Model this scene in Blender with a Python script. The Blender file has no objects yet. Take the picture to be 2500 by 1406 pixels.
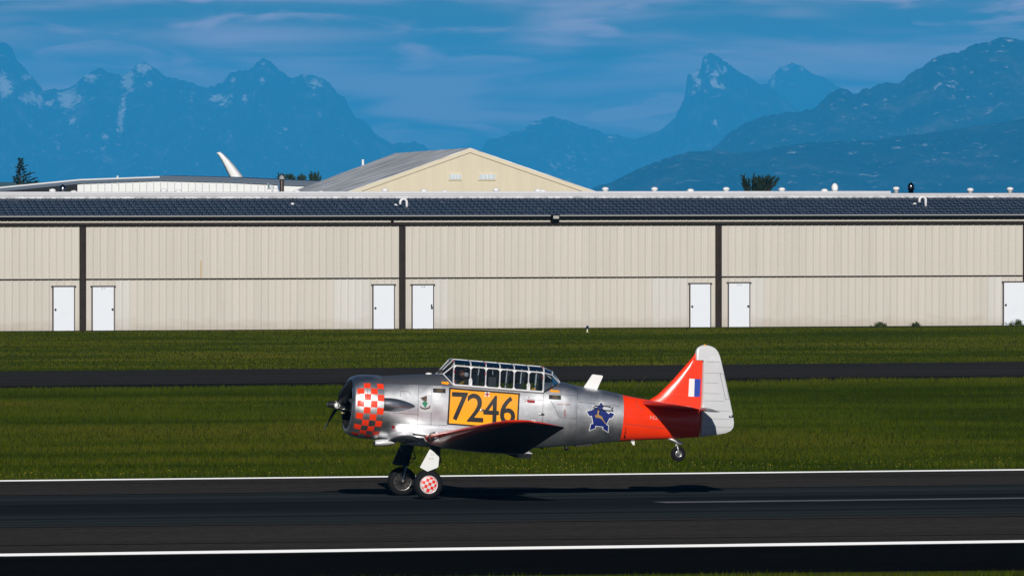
import bpy, bmesh, math, random
import numpy as np
from mathutils import Vector, Matrix, noise

random.seed(7); RNG = np.random.default_rng(7)
scene = bpy.context.scene
col = scene.collection
R = math.radians

# ------------------------------------------------------------------ camera, sky, sun, exposure
F = 25000.0          # focal length in units of a 2500 px wide frame (360 mm on 36 mm)
HZ = 410.0           # eye level row
CAM_H = 7.0
PSI = R(19.8)        # the view is turned this much off the runway's normal
FWD = Vector((math.sin(PSI), math.cos(PSI), 0)); RGT = Vector((math.cos(PSI), -math.sin(PSI), 0)); UPZ = Vector((0, 0, 1))
PIT = math.atan((703 - HZ) / F)
DIR = FWD * math.cos(PIT) - UPZ * math.sin(PIT)
UPV = FWD * math.sin(PIT) + UPZ * math.cos(PIT)
DEP = F * CAM_H / (1213 - HZ)
CAM = -DEP * FWD - RGT * (50 * DEP / F) + Vector((0, 0, CAM_H))
cd = bpy.data.cameras.new('camera'); cam = bpy.data.objects.new('camera', cd); col.objects.link(cam)
cam.matrix_world = Matrix(((RGT.x, UPV.x, -DIR.x, CAM.x), (RGT.y, UPV.y, -DIR.y, CAM.y), (RGT.z, UPV.z, -DIR.z, CAM.z), (0, 0, 0, 1)))
cd.lens = 36.0 * F / 2500; cd.sensor_width = 36; cd.sensor_fit = 'HORIZONTAL'; cd.clip_start = 1; cd.clip_end = 200000
scene.camera = cam

SUN_EL, SUN_AZ = R(23.5), R(17.8)          # light travels towards +Y, turned a little towards +X
LDIR = Vector((math.sin(SUN_AZ) * math.cos(SUN_EL), math.cos(SUN_AZ) * math.cos(SUN_EL), -math.sin(SUN_EL)))
sl = bpy.data.lights.new('sun', 'SUN'); sun = bpy.data.objects.new('sun', sl); col.objects.link(sun)
sl.energy = 4.5; sl.angle = R(0.53); sl.color = (1.0, 0.95, 0.87)
sun.rotation_euler = LDIR.to_track_quat('-Z', 'Y').to_euler(); sun.location = (0, -60, 60)

world = bpy.data.worlds.new('World'); scene.world = world; world.use_nodes = True
wn = world.node_tree.nodes; wl = world.node_tree.links; wn.clear()
def wnode(t, **k):
    n = wn.new(t)
    for a, b in k.items(): setattr(n, a, b)
    return n
wout = wnode('ShaderNodeOutputWorld'); wbg = wnode('ShaderNodeBackground'); wbg.inputs[1].default_value = 0.05
sky = wnode('ShaderNodeTexSky', sky_type='NISHITA', sun_disc=False, sun_elevation=SUN_EL, sun_rotation=R(180) + SUN_AZ,
            altitude=200.0, air_density=1.0, dust_density=0.3, ozone_density=3.0)
tint = wnode('ShaderNodeMix', data_type='RGBA', blend_type='MULTIPLY'); tint.inputs[0].default_value = 1.0
tint.inputs[7].default_value = (0.22, 0.40, 0.55, 1)
wl.new(sky.outputs[0], tint.inputs[6])
tc = wnode('ShaderNodeTexCoord')
def cloud(scale, loc, lo, hi, detail, dist):
    mp = wnode('ShaderNodeMapping'); mp.inputs['Scale'].default_value = scale; mp.inputs['Location'].default_value = loc
    nz = wnode('ShaderNodeTexNoise'); nz.inputs['Scale'].default_value = 1.0; nz.inputs['Detail'].default_value = detail
    nz.inputs['Roughness'].default_value = 0.5; nz.inputs['Distortion'].default_value = dist
    rp = wnode('ShaderNodeMapRange', interpolation_type='SMOOTHSTEP'); rp.inputs[1].default_value = lo; rp.inputs[2].default_value = hi
    wl.new(tc.outputs['Generated'], mp.inputs[0]); wl.new(mp.outputs[0], nz.inputs[0]); wl.new(nz.outputs[0], rp.inputs[0])
    return rp.outputs[0]
c1 = cloud((34, 34, 260), (3.1, 0.0, 0.4), 0.40, 0.66, 3, 0.35)      # long flat banks
c2 = cloud((62, 62, 360), (1.7, 4.0, 2.2), 0.49, 0.70, 6, 0.7)       # thin wisps
cadd = wnode('ShaderNodeMath', operation='MAXIMUM'); wl.new(c1, cadd.inputs[0]); wl.new(c2, cadd.inputs[1])
cml = wnode('ShaderNodeMath', operation='MULTIPLY'); cml.inputs[1].default_value = 0.8; wl.new(cadd.outputs[0], cml.inputs[0])
sxyz = wnode('ShaderNodeSeparateXYZ'); wl.new(tc.outputs['Generated'], sxyz.inputs[0])
lowb = wnode('ShaderNodeMapRange', interpolation_type='SMOOTHSTEP'); lowb.inputs[1].default_value = 0.14; lowb.inputs[2].default_value = 0.03; wl.new(sxyz.outputs[2], lowb.inputs[0])
cml2 = wnode('ShaderNodeMath', operation='MULTIPLY'); wl.new(cml.outputs[0], cml2.inputs[0]); wl.new(lowb.outputs[0], cml2.inputs[1]); cml = cml2
cmix = wnode('ShaderNodeMix', data_type='RGBA'); cmix.inputs[7].default_value = (26.0, 17.0, 19.0, 1)
wl.new(cml.outputs[0], cmix.inputs[0]); wl.new(tint.outputs[2], cmix.inputs[6])
wl.new(cmix.outputs[2], wbg.inputs[0]); wl.new(wbg.outputs[0], wout.inputs[0])

scene.view_settings.view_transform = 'Standard'; scene.view_settings.look = 'None'
scene.view_settings.exposure = -0.17; scene.view_settings.gamma = 1.0; scene.view_settings.use_curve_mapping = False
scene.render.engine = 'CYCLES'
scene.cycles.max_bounces = 8; scene.cycles.transparent_max_bounces = 24; scene.cycles.volume_bounces = 0
scene.cycles.use_denoising = True
scene.cycles.use_adaptive_sampling = False

# ------------------------------------------------------------------ from a picture row/column to a place in the world
def ray(u, v): return DIR + RGT * ((u - 1250) / F) + UPV * ((703 - v) / F)
def at(u, v, depth): return CAM + ray(u, v) * depth
def on_ground(u, v, z=0.0):
    q = ray(u, v); return CAM + q * ((z - CAM.z) / q.z)
def on_y(u, v, y):
    q = ray(u, v); return CAM + q * ((y - CAM.y) / q.y)
def v_of(p):
    d = p - CAM; return 703 - F * d.dot(UPV) / d.dot(DIR)

# ------------------------------------------------------------------ materials
MATS = {}
def mat(name, color, rough=0.6, metal=0.0, spec=0.5, var=0.0, vscale=4.0, stretch=(1, 1, 1), bump=0.0, bscale=30.0, rvar=0.0,
        coat=0.0, color2=None, objrand=0.0):
    if name in MATS: return MATS[name]
    m = bpy.data.materials.new(name); m.use_nodes = True; nt = m.node_tree; n = nt.nodes; l = nt.links
    b = n['Principled BSDF']; c = tuple(color) + (1,)
    b.inputs['Base Color'].default_value = c; b.inputs['Roughness'].default_value = rough; b.inputs['Metallic'].default_value = metal
    b.inputs['Specular IOR Level'].default_value = spec; b.inputs['Coat Weight'].default_value = coat; b.inputs['Coat Roughness'].default_value = 0.12
    cur = None
    if var or color2 or bump or rvar:
        t = n.new('ShaderNodeTexCoord'); mp = n.new('ShaderNodeMapping'); mp.inputs['Scale'].default_value = stretch
        l.new(t.outputs['Object'], mp.inputs[0])
        nz = n.new('ShaderNodeTexNoise'); nz.inputs['Scale'].default_value = vscale; nz.inputs['Detail'].default_value = 6; nz.inputs['Roughness'].default_value = 0.6
        l.new(mp.outputs[0], nz.inputs[0])
        if var or color2:
            mx = n.new('ShaderNodeMix'); mx.data_type = 'RGBA'
            if color2: mx.inputs[6].default_value = c; mx.inputs[7].default_value = tuple(color2) + (1,)
            else:
                mx.inputs[6].default_value = tuple(x * (1 - var) for x in color) + (1,); mx.inputs[7].default_value = tuple(min(1, x * (1 + var)) for x in color) + (1,)
            rg = n.new('ShaderNodeMapRange'); rg.inputs[1].default_value = 0.33; rg.inputs[2].default_value = 0.67
            l.new(nz.outputs[0], rg.inputs[0]); l.new(rg.outputs[0], mx.inputs[0]); cur = mx.outputs[2]
            l.new(cur, b.inputs['Base Color'])
        if rvar:
            rr = n.new('ShaderNodeMapRange'); rr.inputs[1].default_value = 0.3; rr.inputs[2].default_value = 0.7
            rr.inputs[3].default_value = max(0.02, rough - rvar); rr.inputs[4].default_value = rough + rvar
            l.new(nz.outputs[0], rr.inputs[0]); l.new(rr.outputs[0], b.inputs['Roughness'])
        if bump:
            nb = n.new('ShaderNodeTexNoise'); nb.inputs['Scale'].default_value = bscale; nb.inputs['Detail'].default_value = 4
            l.new(mp.outputs[0], nb.inputs[0])
            bp = n.new('ShaderNodeBump'); bp.inputs['Strength'].default_value = 0.6; bp.inputs['Distance'].default_value = bump
            l.new(nb.outputs[0], bp.inputs['Height']); l.new(bp.outputs[0], b.inputs['Normal'])
    if objrand:
        oi = n.new('ShaderNodeObjectInfo'); hs = n.new('ShaderNodeHueSaturation')
        rg = n.new('ShaderNodeMapRange'); rg.inputs[3].default_value = 1 - objrand; rg.inputs[4].default_value = 1 + objrand
        l.new(oi.outputs['Random'], rg.inputs[0]); l.new(rg.outputs[0], hs.inputs['Value'])
        if cur: l.new(cur, hs.inputs['Color'])
        else: hs.inputs['Color'].default_value = c
        l.new(hs.outputs[0], b.inputs['Base Color'])
    MATS[name] = m; return m

def glass_mat(name, tintc=(0.72, 0.78, 0.82), refl=0.9):
    m = bpy.data.materials.new(name); m.use_nodes = True; nt = m.node_tree; n = nt.nodes; l = nt.links; n.clear()
    o = n.new('ShaderNodeOutputMaterial'); tr = n.new('ShaderNodeBsdfTransparent'); gl = n.new('ShaderNodeBsdfGlossy'); mx = n.new('ShaderNodeMixShader')
    tr.inputs[0].default_value = tuple(tintc) + (1,); gl.inputs['Roughness'].default_value = 0.04
    fr = n.new('ShaderNodeFresnel'); fr.inputs[0].default_value = 1.49
    l.new(fr.outputs[0], mx.inputs[0]); l.new(tr.outputs[0], mx.inputs[1]); l.new(gl.outputs[0], mx.inputs[2]); l.new(mx.outputs[0], o.inputs[0])
    return m

ALU = mat('polished_aluminium', (0.80, 0.805, 0.825), 0.41, 1.0, rvar=0.06, vscale=2.2, var=0.06, bump=0.004, bscale=3.0)
ALU2 = mat('silver_paint', (0.64, 0.65, 0.67), 0.42, 0.55, var=0.05, vscale=5)
REDP = mat('day_glow_red_paint', (0.92, 0.040, 0.004), 0.30, 0.0, coat=0.4, var=0.05, vscale=3, bump=0.002, bscale=5)
CHKR = mat('checker_red_paint', (0.92, 0.045, 0.008), 0.38, 0.0, coat=0.2)
WHITEP = mat('white_paint', (0.80, 0.80, 0.80), 0.45)
BLACKP = mat('black_paint', (0.012, 0.012, 0.013), 0.45)
GREYB = mat('primer_grey', (0.03, 0.032, 0.035), 0.6)
RUBBER = mat('tyre_rubber', (0.008, 0.008, 0.009), 0.8, spec=0.2, bump=0.002, bscale=60)
STEEL = mat('bare_steel', (0.5, 0.5, 0.5), 0.32, 1.0, var=0.1)
YEL = mat('panel_yellow', (0.92, 0.36, 0.004), 0.4, coat=0.2)
BLUE = mat('insignia_blue', (0.008, 0.02, 0.16), 0.4)
BLUE2 = mat('flash_blue', (0.012, 0.05, 0.36), 0.4)
GOLD = mat('antelope_gold', (0.40, 0.24, 0.07), 0.5)
GREEN = mat('emblem_green', (0.02, 0.20, 0.10), 0.5)
BROWN = mat('emblem_brown', (0.09, 0.05, 0.025), 0.5)
DKRED = mat('stencil_red', (0.30, 0.008, 0.015), 0.45)
GLASS = glass_mat('canopy_glass')
TAN = mat('siding_tan', (0.605, 0.572, 0.518), 0.55, var=0.03, vscale=1.4, stretch=(1, 1, 0.25), objrand=0.035)
TANG = mat('siding_grey', (0.64, 0.625, 0.60), 0.55, var=0.03, vscale=1.4, stretch=(1, 1, 0.25), objrand=0.03)
def weather(m):
    nt = m.node_tree; n = nt.nodes; l = nt.links; b = n['Principled BSDF']; src = b.inputs['Base Color'].links[0].from_socket
    t = n.new('ShaderNodeNewGeometry'); mp = n.new('ShaderNodeMapping'); mp.inputs['Scale'].default_value = (2.6, 1, 0.16); l.new(t.outputs['Position'], mp.inputs[0])
    q = n.new('ShaderNodeTexNoise'); q.inputs['Scale'].default_value = 1.0; q.inputs['Detail'].default_value = 5; q.inputs['Roughness'].default_value = 0.7; l.new(mp.outputs[0], q.inputs[0])
    r = n.new('ShaderNodeMapRange'); r.inputs[1].default_value = 0.52; r.inputs[2].default_value = 0.74; r.inputs[4].default_value = 0.17; l.new(q.outputs[0], r.inputs[0])
    sx = n.new('ShaderNodeSeparateXYZ'); l.new(t.outputs['Position'], sx.inputs[0]); mp2 = n.new('ShaderNodeMapping'); mp2.inputs['Scale'].default_value = (1.2, 1, 3.0); l.new(t.outputs['Position'], mp2.inputs[0])
    q2 = n.new('ShaderNodeTexNoise'); q2.inputs['Scale'].default_value = 1.0; q2.inputs['Detail'].default_value = 5; l.new(mp2.outputs[0], q2.inputs[0])
    a = n.new('ShaderNodeMath'); a.operation = 'MULTIPLY_ADD'; l.new(q2.outputs[0], a.inputs[0]); a.inputs[1].default_value = -0.8; l.new(sx.outputs[2], a.inputs[2])
    r2 = n.new('ShaderNodeMapRange'); r2.inputs[1].default_value = 0.12; r2.inputs[2].default_value = -0.32; r2.inputs[4].default_value = 0.45; l.new(a.outputs[0], r2.inputs[0])
    mx = n.new('ShaderNodeMath'); mx.operation = 'MAXIMUM'; l.new(r.outputs[0], mx.inputs[0]); l.new(r2.outputs[0], mx.inputs[1])
    c = n.new('ShaderNodeMix'); c.data_type = 'RGBA'; l.new(mx.outputs[0], c.inputs[0]); l.new(src, c.inputs[6]); c.inputs[7].default_value = (0.40, 0.35, 0.28, 1); l.new(c.outputs[2], b.inputs['Base Color'])
weather(TAN); weather(TANG)
TRIM = mat('trim_brown', (0.030, 0.022, 0.018), 0.6, spec=0.2, var=0.2, vscale=3)
TRIMB = mat('gutter_black', (0.004, 0.004, 0.004), 0.7, spec=0.1)
DOORW = mat('door_white', (0.80, 0.84, 0.91), 0.4, var=0.015, vscale=2)
KNOB = mat('door_hardware', (0.03, 0.03, 0.03), 0.4, 0.6)

# ------------------------------------------------------------------ mesh helpers
def mesh_obj(name, verts, faces, m=None, parent=None, smooth=False, mats=None, fmat=None, loc=None):
    me = bpy.data.meshes.new(name); me.from_pydata([tuple(v) for v in verts], [], faces); me.update()
    for x in (mats or ([m] if m else [])): me.materials.append(x)
    if fmat is not None: me.polygons.foreach_set('material_index', fmat)
    if smooth: me.polygons.foreach_set('use_smooth', [True] * len(me.polygons))
    o = bpy.data.objects.new(name, me); col.objects.link(o)
    if parent: o.parent = parent
    if loc is not None: o.location = loc
    return o
def bm_obj(name, bm, m, parent=None, smooth=False, loc=None):
    me = bpy.data.meshes.new(name); bm.to_mesh(me); bm.free(); me.materials.append(m)
    if smooth: me.polygons.foreach_set('use_smooth', [True] * len(me.polygons))
    o = bpy.data.objects.new(name, me); col.objects.link(o)
    if parent: o.parent = parent
    if loc is not None: o.location = loc
    return o
def empty(name, loc=(0, 0, 0)):
    o = bpy.data.objects.new(name, None); col.objects.link(o); o.location = loc; o.empty_display_size = 0.3; return o
def tag(o, label, cat=None, group=None, kind=None):
    o['label'] = label
    if cat: o['category'] = cat
    if group: o['group'] = group
    if kind: o['kind'] = kind
    return o
class MB:
    def __init__(s): s.v = []; s.f = []
    def box(s, x0, x1, y0, y1, z0, z1):
        b = len(s.v); s.v += [(x0, y0, z0), (x1, y0, z0), (x1, y1, z0), (x0, y1, z0), (x0, y0, z1), (x1, y0, z1), (x1, y1, z1), (x0, y1, z1)]
        s.f += [(b, b + 3, b + 2, b + 1), (b + 4, b + 5, b + 6, b + 7), (b, b + 1, b + 5, b + 4), (b + 1, b + 2, b + 6, b + 5), (b + 2, b + 3, b + 7, b + 6), (b + 3, b, b + 4, b + 7)]; return s
    def quad(s, a, b, c, d):
        k = len(s.v); s.v += [a, b, c, d]; s.f.append((k, k + 1, k + 2, k + 3)); return s
    def tube(s, pts, r, n=8, cap=True):
        pts = [Vector(p) for p in pts]; rs = r if isinstance(r, (list, tuple)) else [r] * len(pts); rings = []
        up = None
        for i, p in enumerate(pts):
            t = (pts[min(i + 1, len(pts) - 1)] - pts[max(i - 1, 0)]).normalized()
            if up is None: up = t.orthogonal().normalized()
            up = (up - t * up.dot(t)).normalized(); w = t.cross(up)
            k = len(s.v); rings.append(k)
            for j in range(n):
                a = 2 * math.pi * (j + 0.5) / n; s.v.append(tuple(p + (up * math.cos(a) + w * math.sin(a)) * rs[i]))
        for a, b in zip(rings, rings[1:]):
            for j in range(n): s.f.append((a + j, a + (j + 1) % n, b + (j + 1) % n, b + j))
        if cap: s.f.append(tuple(range(rings[0] + n - 1, rings[0] - 1, -1))); s.f.append(tuple(range(rings[-1], rings[-1] + n)))
        return s
    def lathe(s, c, axis, prof, n=32):
        """prof: (distance along axis, radius)"""
        c = Vector(c); ax = Vector(axis).normalized(); e1 = ax.orthogonal().normalized(); e2 = ax.cross(e1); rings = []
        for d, r in prof:
            rings.append(len(s.v))
            for j in range(n):
                a = 2 * math.pi * j / n; s.v.append(tuple(c + ax * d + (e1 * math.cos(a) + e2 * math.sin(a)) * r))
        for a, b in zip(rings, rings[1:]):
            for j in range(n): s.f.append((a + j, a + (j + 1) % n, b + (j + 1) % n, b + j))
        s.f.append(tuple(range(rings[0] + n - 1, rings[0] - 1, -1))); s.f.append(tuple(range(rings[-1], rings[-1] + n)))
        return s
    def prism(s, pts, d):
        """flat outline pts (3D) given thickness vector d"""
        n = len(pts); k = len(s.v); d = Vector(d)
        s.v += [tuple(Vector(p) - d * 0.5) for p in pts] + [tuple(Vector(p) + d * 0.5) for p in pts]
        s.f.append(tuple(range(k + n - 1, k - 1, -1))); s.f.append(tuple(range(k + n, k + 2 * n)))
        for i in range(n): s.f.append((k + i, k + (i + 1) % n, k + n + (i + 1) % n, k + n + i))
        return s
    def build(s, name, m, parent=None, smooth=False, fix=True, loc=None):
        o = mesh_obj(name, s.v, s.f, m, parent, smooth, loc=loc)
        if fix:
            bm = bmesh.new(); bm.from_mesh(o.data); bmesh.ops.recalc_face_normals(bm, faces=bm.faces); bm.to_mesh(o.data); bm.free()
            if smooth:
                o.data.polygons.foreach_set('use_smooth', [True] * len(o.data.polygons))
        return o
def sharp(o, deg=40):
    try: o.data.set_sharp_from_angle(angle=R(deg))
    except Exception: pass
    return o
def hermite(xs, ys):
    xs = np.array(xs, float); ys = np.array(ys, float); d = np.diff(ys) / np.diff(xs)
    m = np.zeros(len(xs)); m[0] = d[0]; m[-1] = d[-1]
    for i in range(1, len(xs) - 1): m[i] = 0 if d[i - 1] * d[i] <= 0 else 2 * d[i - 1] * d[i] / (d[i - 1] + d[i])
    def f(x):
        x = min(max(x, xs[0]), xs[-1]); i = int(min(max(np.searchsorted(xs, x) - 1, 0), len(xs) - 2)); h = xs[i + 1] - xs[i]; t = (x - xs[i]) / h
        return ((2 * t**3 - 3 * t**2 + 1) * ys[i] + (t**3 - 2 * t**2 + t) * h * m[i] + (-2 * t**3 + 3 * t**2) * ys[i + 1] + (t**3 - t**2) * h * m[i + 1])
    return f
def font_mesh(txt):
    """outline of a line of text as (verts2d, tris)"""
    cu = bpy.data.curves.new('lettering', 'FONT'); cu.body = txt; cu.resolution_u = 4
    o = bpy.data.objects.new('lettering', cu); col.objects.link(o); bpy.context.view_layer.update()
    dg = bpy.context.evaluated_depsgraph_get(); me = bpy.data.meshes.new_from_object(o.evaluated_get(dg)); 
    V = [(v.co.x, v.co.y) for v in me.vertices]; Fc = [tuple(p.vertices) for p in me.polygons]
    bpy.data.objects.remove(o); bpy.data.curves.remove(cu); bpy.data.meshes.remove(me)
    return V, Fc

# ------------------------------------------------------------------ ground, runway, taxiway
def z_ground(x, y):
    d = math.hypot(x - CAM.x, y - CAM.y)
    if d < 1700: return 0.0
    t = min(1, (d - 1700) / 2000); return -150 * (t * t * (3 - 2 * t))
def ground_mat():
    m = bpy.data.materials.new('grass_soil'); m.use_nodes = True; nt = m.node_tree; n = nt.nodes; l = nt.links; b = n['Principled BSDF']
    t = n.new('ShaderNodeTexCoord')
    def nz(scale, st):
        mp = n.new('ShaderNodeMapping'); mp.inputs['Scale'].default_value = st; l.new(t.outputs['Object'], mp.inputs[0])
        q = n.new('ShaderNodeTexNoise'); q.inputs['Scale'].default_value = scale; q.inputs['Detail'].default_value = 6; q.inputs['Roughness'].default_value = 0.65; l.new(mp.outputs[0], q.inputs[0]); return q
    a = nz(0.35, (0.35, 1, 1)); c = nz(3.0, (1, 1, 1))
    r1 = n.new('ShaderNodeValToRGB'); l.new(a.outputs[0], r1.inputs[0])
    r1.color_ramp.elements[0].position = 0.35; r1.color_ramp.elements[0].color = (0.028, 0.050, 0.002, 1)
    r1.color_ramp.elements[1].position = 0.68; r1.color_ramp.elements[1].color = (0.080, 0.085, 0.012, 1)
    mx = n.new('ShaderNodeMix'); mx.data_type = 'RGBA'; mx.blend_type = 'MULTIPLY'; mx.inputs[0].default_value = 0.7
    r2 = n.new('ShaderNodeValToRGB'); l.new(c.outputs[0], r2.inputs[0]); r2.color_ramp.elements[0].color = (0.45, 0.45, 0.45, 1); r2.color_ramp.elements[1].color = (1.3, 1.3, 1.3, 1)
    l.new(r1.outputs[0], mx.inputs[6]); l.new(r2.outputs[0], mx.inputs[7]); l.new(mx.outputs[2], b.inputs['Base Color'])
    b.inputs['Roughness'].default_value = 1.0; b.inputs['Specular IOR Level'].default_value = 0.0
    return m
_c = [0, 60, 150, 300, 500, 800, 1100, 1400, 1700, 2000, 2300, 2600, 3000, 3400, 3800, 4300, 5000, 7000, 12000, 20000, 32000]
gx = sorted(set([-40000] + [-q for q in _c] + _c + [46000, 64000])); gy = sorted(set([-20000, -12000, -7000] + [-q for q in _c if q < 4500] + _c + [46000, 64000]))
gv = [(x, y, z_ground(x, y)) for y in gy for x in gx]; nx = len(gx)
gf = [(j * nx + i, j * nx + i + 1, (j + 1) * nx + i + 1, (j + 1) * nx + i) for j in range(len(gy) - 1) for i in range(nx - 1)]
tag(mesh_obj('ground', gv, gf, ground_mat()), 'green airfield ground reaching past the hangars to the valley', 'ground', kind='structure')

RB0, RB1 = on_ground(0, 1288).y, on_ground(0, 1211).y      # polished rubber band
def asphalt_mat(name, c0, c1, band=None, rough=0.85, streak=0.25):
    m = bpy.data.materials.new(name); m.use_nodes = True; nt = m.node_tree; n = nt.nodes; l = nt.links; b = n['Principled BSDF']
    t = n.new('ShaderNodeTexCoord')
    def nz(scale, st, det=6):
        mp = n.new('ShaderNodeMapping'); mp.inputs['Scale'].default_value = st; l.new(t.outputs['Object'], mp.inputs[0])
        q = n.new('ShaderNodeTexNoise'); q.inputs['Scale'].default_value = scale; q.inputs['Detail'].default_value = det; q.inputs['Roughness'].default_value = 0.7; l.new(mp.outputs[0], q.inputs[0]); return q.outputs[0]
    def mathn(op, a, bv=None):
        q = n.new('ShaderNodeMath'); q.operation = op
        for i, x in enumerate((a, bv)):
            if x is None: continue
            if isinstance(x, (int, float)): q.inputs[i].default_value = x
            else: l.new(x, q.inputs[i])
        return q.outputs[0]
    def rng(a, lo, hi, o0=0.0, o1=1.0, sm=False):
        q = n.new('ShaderNodeMapRange'); q.inputs[1].default_value = lo; q.inputs[2].default_value = hi; q.inputs[3].default_value = o0; q.inputs[4].default_value = o1
        if sm: q.interpolation_type = 'SMOOTHSTEP'
        l.new(a, q.inputs[0]); return q.outputs[0]
    base = n.new('ShaderNodeMix'); base.data_type = 'RGBA'; base.inputs[6].default_value = tuple(c0) + (1,); base.inputs[7].default_value = tuple(c1) + (1,)
    l.new(rng(nz(0.5, (0.25, 1, 1)), 0.3, 0.7), base.inputs[0])
    fine = n.new('ShaderNodeMix'); fine.data_type = 'RGBA'; fine.blend_type = 'MULTIPLY'; fine.inputs[0].default_value = 0.7
    fr = n.new('ShaderNodeValToRGB'); l.new(nz(1.0, (5.0, 1.3, 1), 6), fr.inputs[0]); fr.color_ramp.elements[0].position = 0.3; fr.color_ramp.elements[0].color = (0.5, 0.5, 0.5, 1); fr.color_ramp.elements[1].position = 0.7; fr.color_ramp.elements[1].color = (1.25, 1.25, 1.25, 1)
    l.new(base.outputs[2], fine.inputs[6]); l.new(fr.outputs[0], fine.inputs[7])
    st = n.new('ShaderNodeMix'); st.data_type = 'RGBA'; st.blend_type = 'MULTIPLY'; st.inputs[0].default_value = streak
    sr = n.new('ShaderNodeValToRGB'); l.new(nz(1.0, (0.004, 0.55, 1), 5), sr.inputs[0]); sr.color_ramp.elements[0].position = 0.36; sr.color_ramp.elements[0].color = (0.1, 0.1, 0.1, 1); sr.color_ramp.elements[1].position = 0.6
    l.new(fine.outputs[2], st.inputs[6]); l.new(sr.outputs[0], st.inputs[7]); out = st.outputs[2]
    b.inputs['Roughness'].default_value = rough; b.inputs['Specular IOR Level'].default_value = 0.0
    if band:
        sx = n.new('ShaderNodeSeparateXYZ'); l.new(t.outputs['Object'], sx.inputs[0])
        mask = mathn('MULTIPLY', rng(sx.outputs[1], band[0] - 0.3, band[0] + 0.5, sm=True), rng(sx.outputs[1], band[1] + 0.3, band[1] - 0.3, sm=True))
        core = mathn('MULTIPLY', rng(sx.outputs[1], band[0] + 4.4, band[0] + 8.4, sm=True), rng(sx.outputs[1], band[1] - 3.5, band[1] - 6.5, sm=True))
        sk = rng(nz(1.0, (0.004, 0.75, 1), 6), 0.36, 0.62)
        bc = n.new('ShaderNodeMix'); bc.data_type = 'RGBA'; bc.inputs[6].default_value = (0.014, 0.019, 0.021, 1); bc.inputs[7].default_value = (0.048, 0.059, 0.062, 1); l.new(sk, bc.inputs[0])
        cc = n.new('ShaderNodeMix'); cc.data_type = 'RGBA'; cc.inputs[7].default_value = (0.012, 0.015, 0.019, 1); l.new(mathn('MULTIPLY', core, 0.75), cc.inputs[0]); l.new(bc.outputs[2], cc.inputs[6])
        fx = n.new('ShaderNodeMix'); fx.data_type = 'RGBA'; l.new(mask, fx.inputs[0]); l.new(out, fx.inputs[6]); l.new(cc.outputs[2], fx.inputs[7]); out = fx.outputs[2]
        ln = rng(nz(1.0, (0.0015, 1.5, 1), 2), 0.56, 0.62); lm = n.new('ShaderNodeMix'); lm.data_type = 'RGBA'; lm.inputs[7].default_value = (0.005, 0.006, 0.007, 1); l.new(mathn('MULTIPLY', mathn('MULTIPLY', ln, mask), 0.8), lm.inputs[0]); l.new(out, lm.inputs[6]); out = lm.outputs[2]
        l.new(rng(mask, 0, 1, rough, 0.72), b.inputs['Roughness'])
    l.new(out, b.inputs['Base Color'])
    bp = n.new('ShaderNodeBump'); bp.inputs['Strength'].default_value = 0.5; bp.inputs['Distance'].default_value = 0.006; l.new(nz(60, (1, 1, 1), 2), bp.inputs['Height']); l.new(bp.outputs[0], b.inputs['Normal'])
    return m
def sheet(name, pts, z, m, label, cat):
    # split lengthwise so that no face is huge
    (a, b, c, d) = [Vector((p[0], p[1], 0)) for p in pts]; n = 24; V = []
    for i in range(n + 1):
        t = i / n; p = a.lerp(b, t); q = d.lerp(c, t); V += [(p.x, p.y, z), (q.x, q.y, z)]
    Fc = [(2 * i, 2 * i + 2, 2 * i + 3, 2 * i + 1) for i in range(n)]
    return tag(mesh_obj(name, V, Fc, m), label, cat, kind='structure')
YF, YN = 14.30, -27.72       # centres of the two white edge lines
LX0, LX1 = -360, 460
runway = sheet('runway', [(LX0, YN - 0.9), (LX1, YN - 0.9), (LX1, YF + 0.6), (LX0, YF + 0.6)], 0.010,
      asphalt_mat('runway_asphalt', (0.052, 0.047, 0.043), (0.074, 0.066, 0.060), (RB0, RB1)), 'grey asphalt runway with a dark rubber streaked middle', 'runway')
sheet('runway_shoulder', [(-70, -33.7), (110, -51.7), (110, YN - 0.9), (-70, YN - 0.9)], 0.006,
      asphalt_mat('shoulder_asphalt', (0.0060, 0.0057, 0.0055), (0.010, 0.0095, 0.009), rough=0.95), 'black asphalt shoulder in front of the near white runway line', 'shoulder')
TS = 0.122
def tw(y0): return lambda x: y0 + TS * x
tn, tf = tw(102.55), tw(128.4)
sheet('taxiway', [(LX0, tn(LX0) + 4.6), (LX1, tn(LX1) + 4.6), (LX1, tf(LX1)), (LX0, tf(LX0))], 0.010,
      asphalt_mat('taxiway_asphalt', (0.044, 0.040, 0.037), (0.060, 0.054, 0.050), streak=0.35), 'dark grey taxiway between the two bands of grass', 'taxiway')
sheet('taxiway_shoulder', [(LX0, tn(LX0) - 0.1), (LX1, tn(LX1) - 0.1), (LX1, tn(LX1) + 4.6), (LX0, tn(LX0) + 4.6)], 0.006,
      asphalt_mat('taxiway_shoulder_asphalt', (0.016, 0.015, 0.014), (0.024, 0.022, 0.021)), 'blackish paved edge on the near side of the taxiway', 'shoulder')
sheet('hangar_apron', [(LX0, 213.2), (LX1, 213.2), (LX1, 216.2), (LX0, 216.2)], 0.006, asphalt_mat('apron_asphalt', (0.03, 0.03, 0.032), (0.04, 0.04, 0.042)),
      'narrow dark pavement strip along the foot of the long hangar', 'pavement')
PAINT = mat('runway_white_paint', (0.88, 0.89, 0.91), 0.7, color2=(0.80, 0.81, 0.84), vscale=3, stretch=(0.1, 3, 1))
PAINT.node_tree.nodes['Principled BSDF'].inputs['Sheen Weight'].default_value = 1.0; PAINT.node_tree.nodes['Principled BSDF'].inputs['Sheen Roughness'].default_value = 0.6
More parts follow.
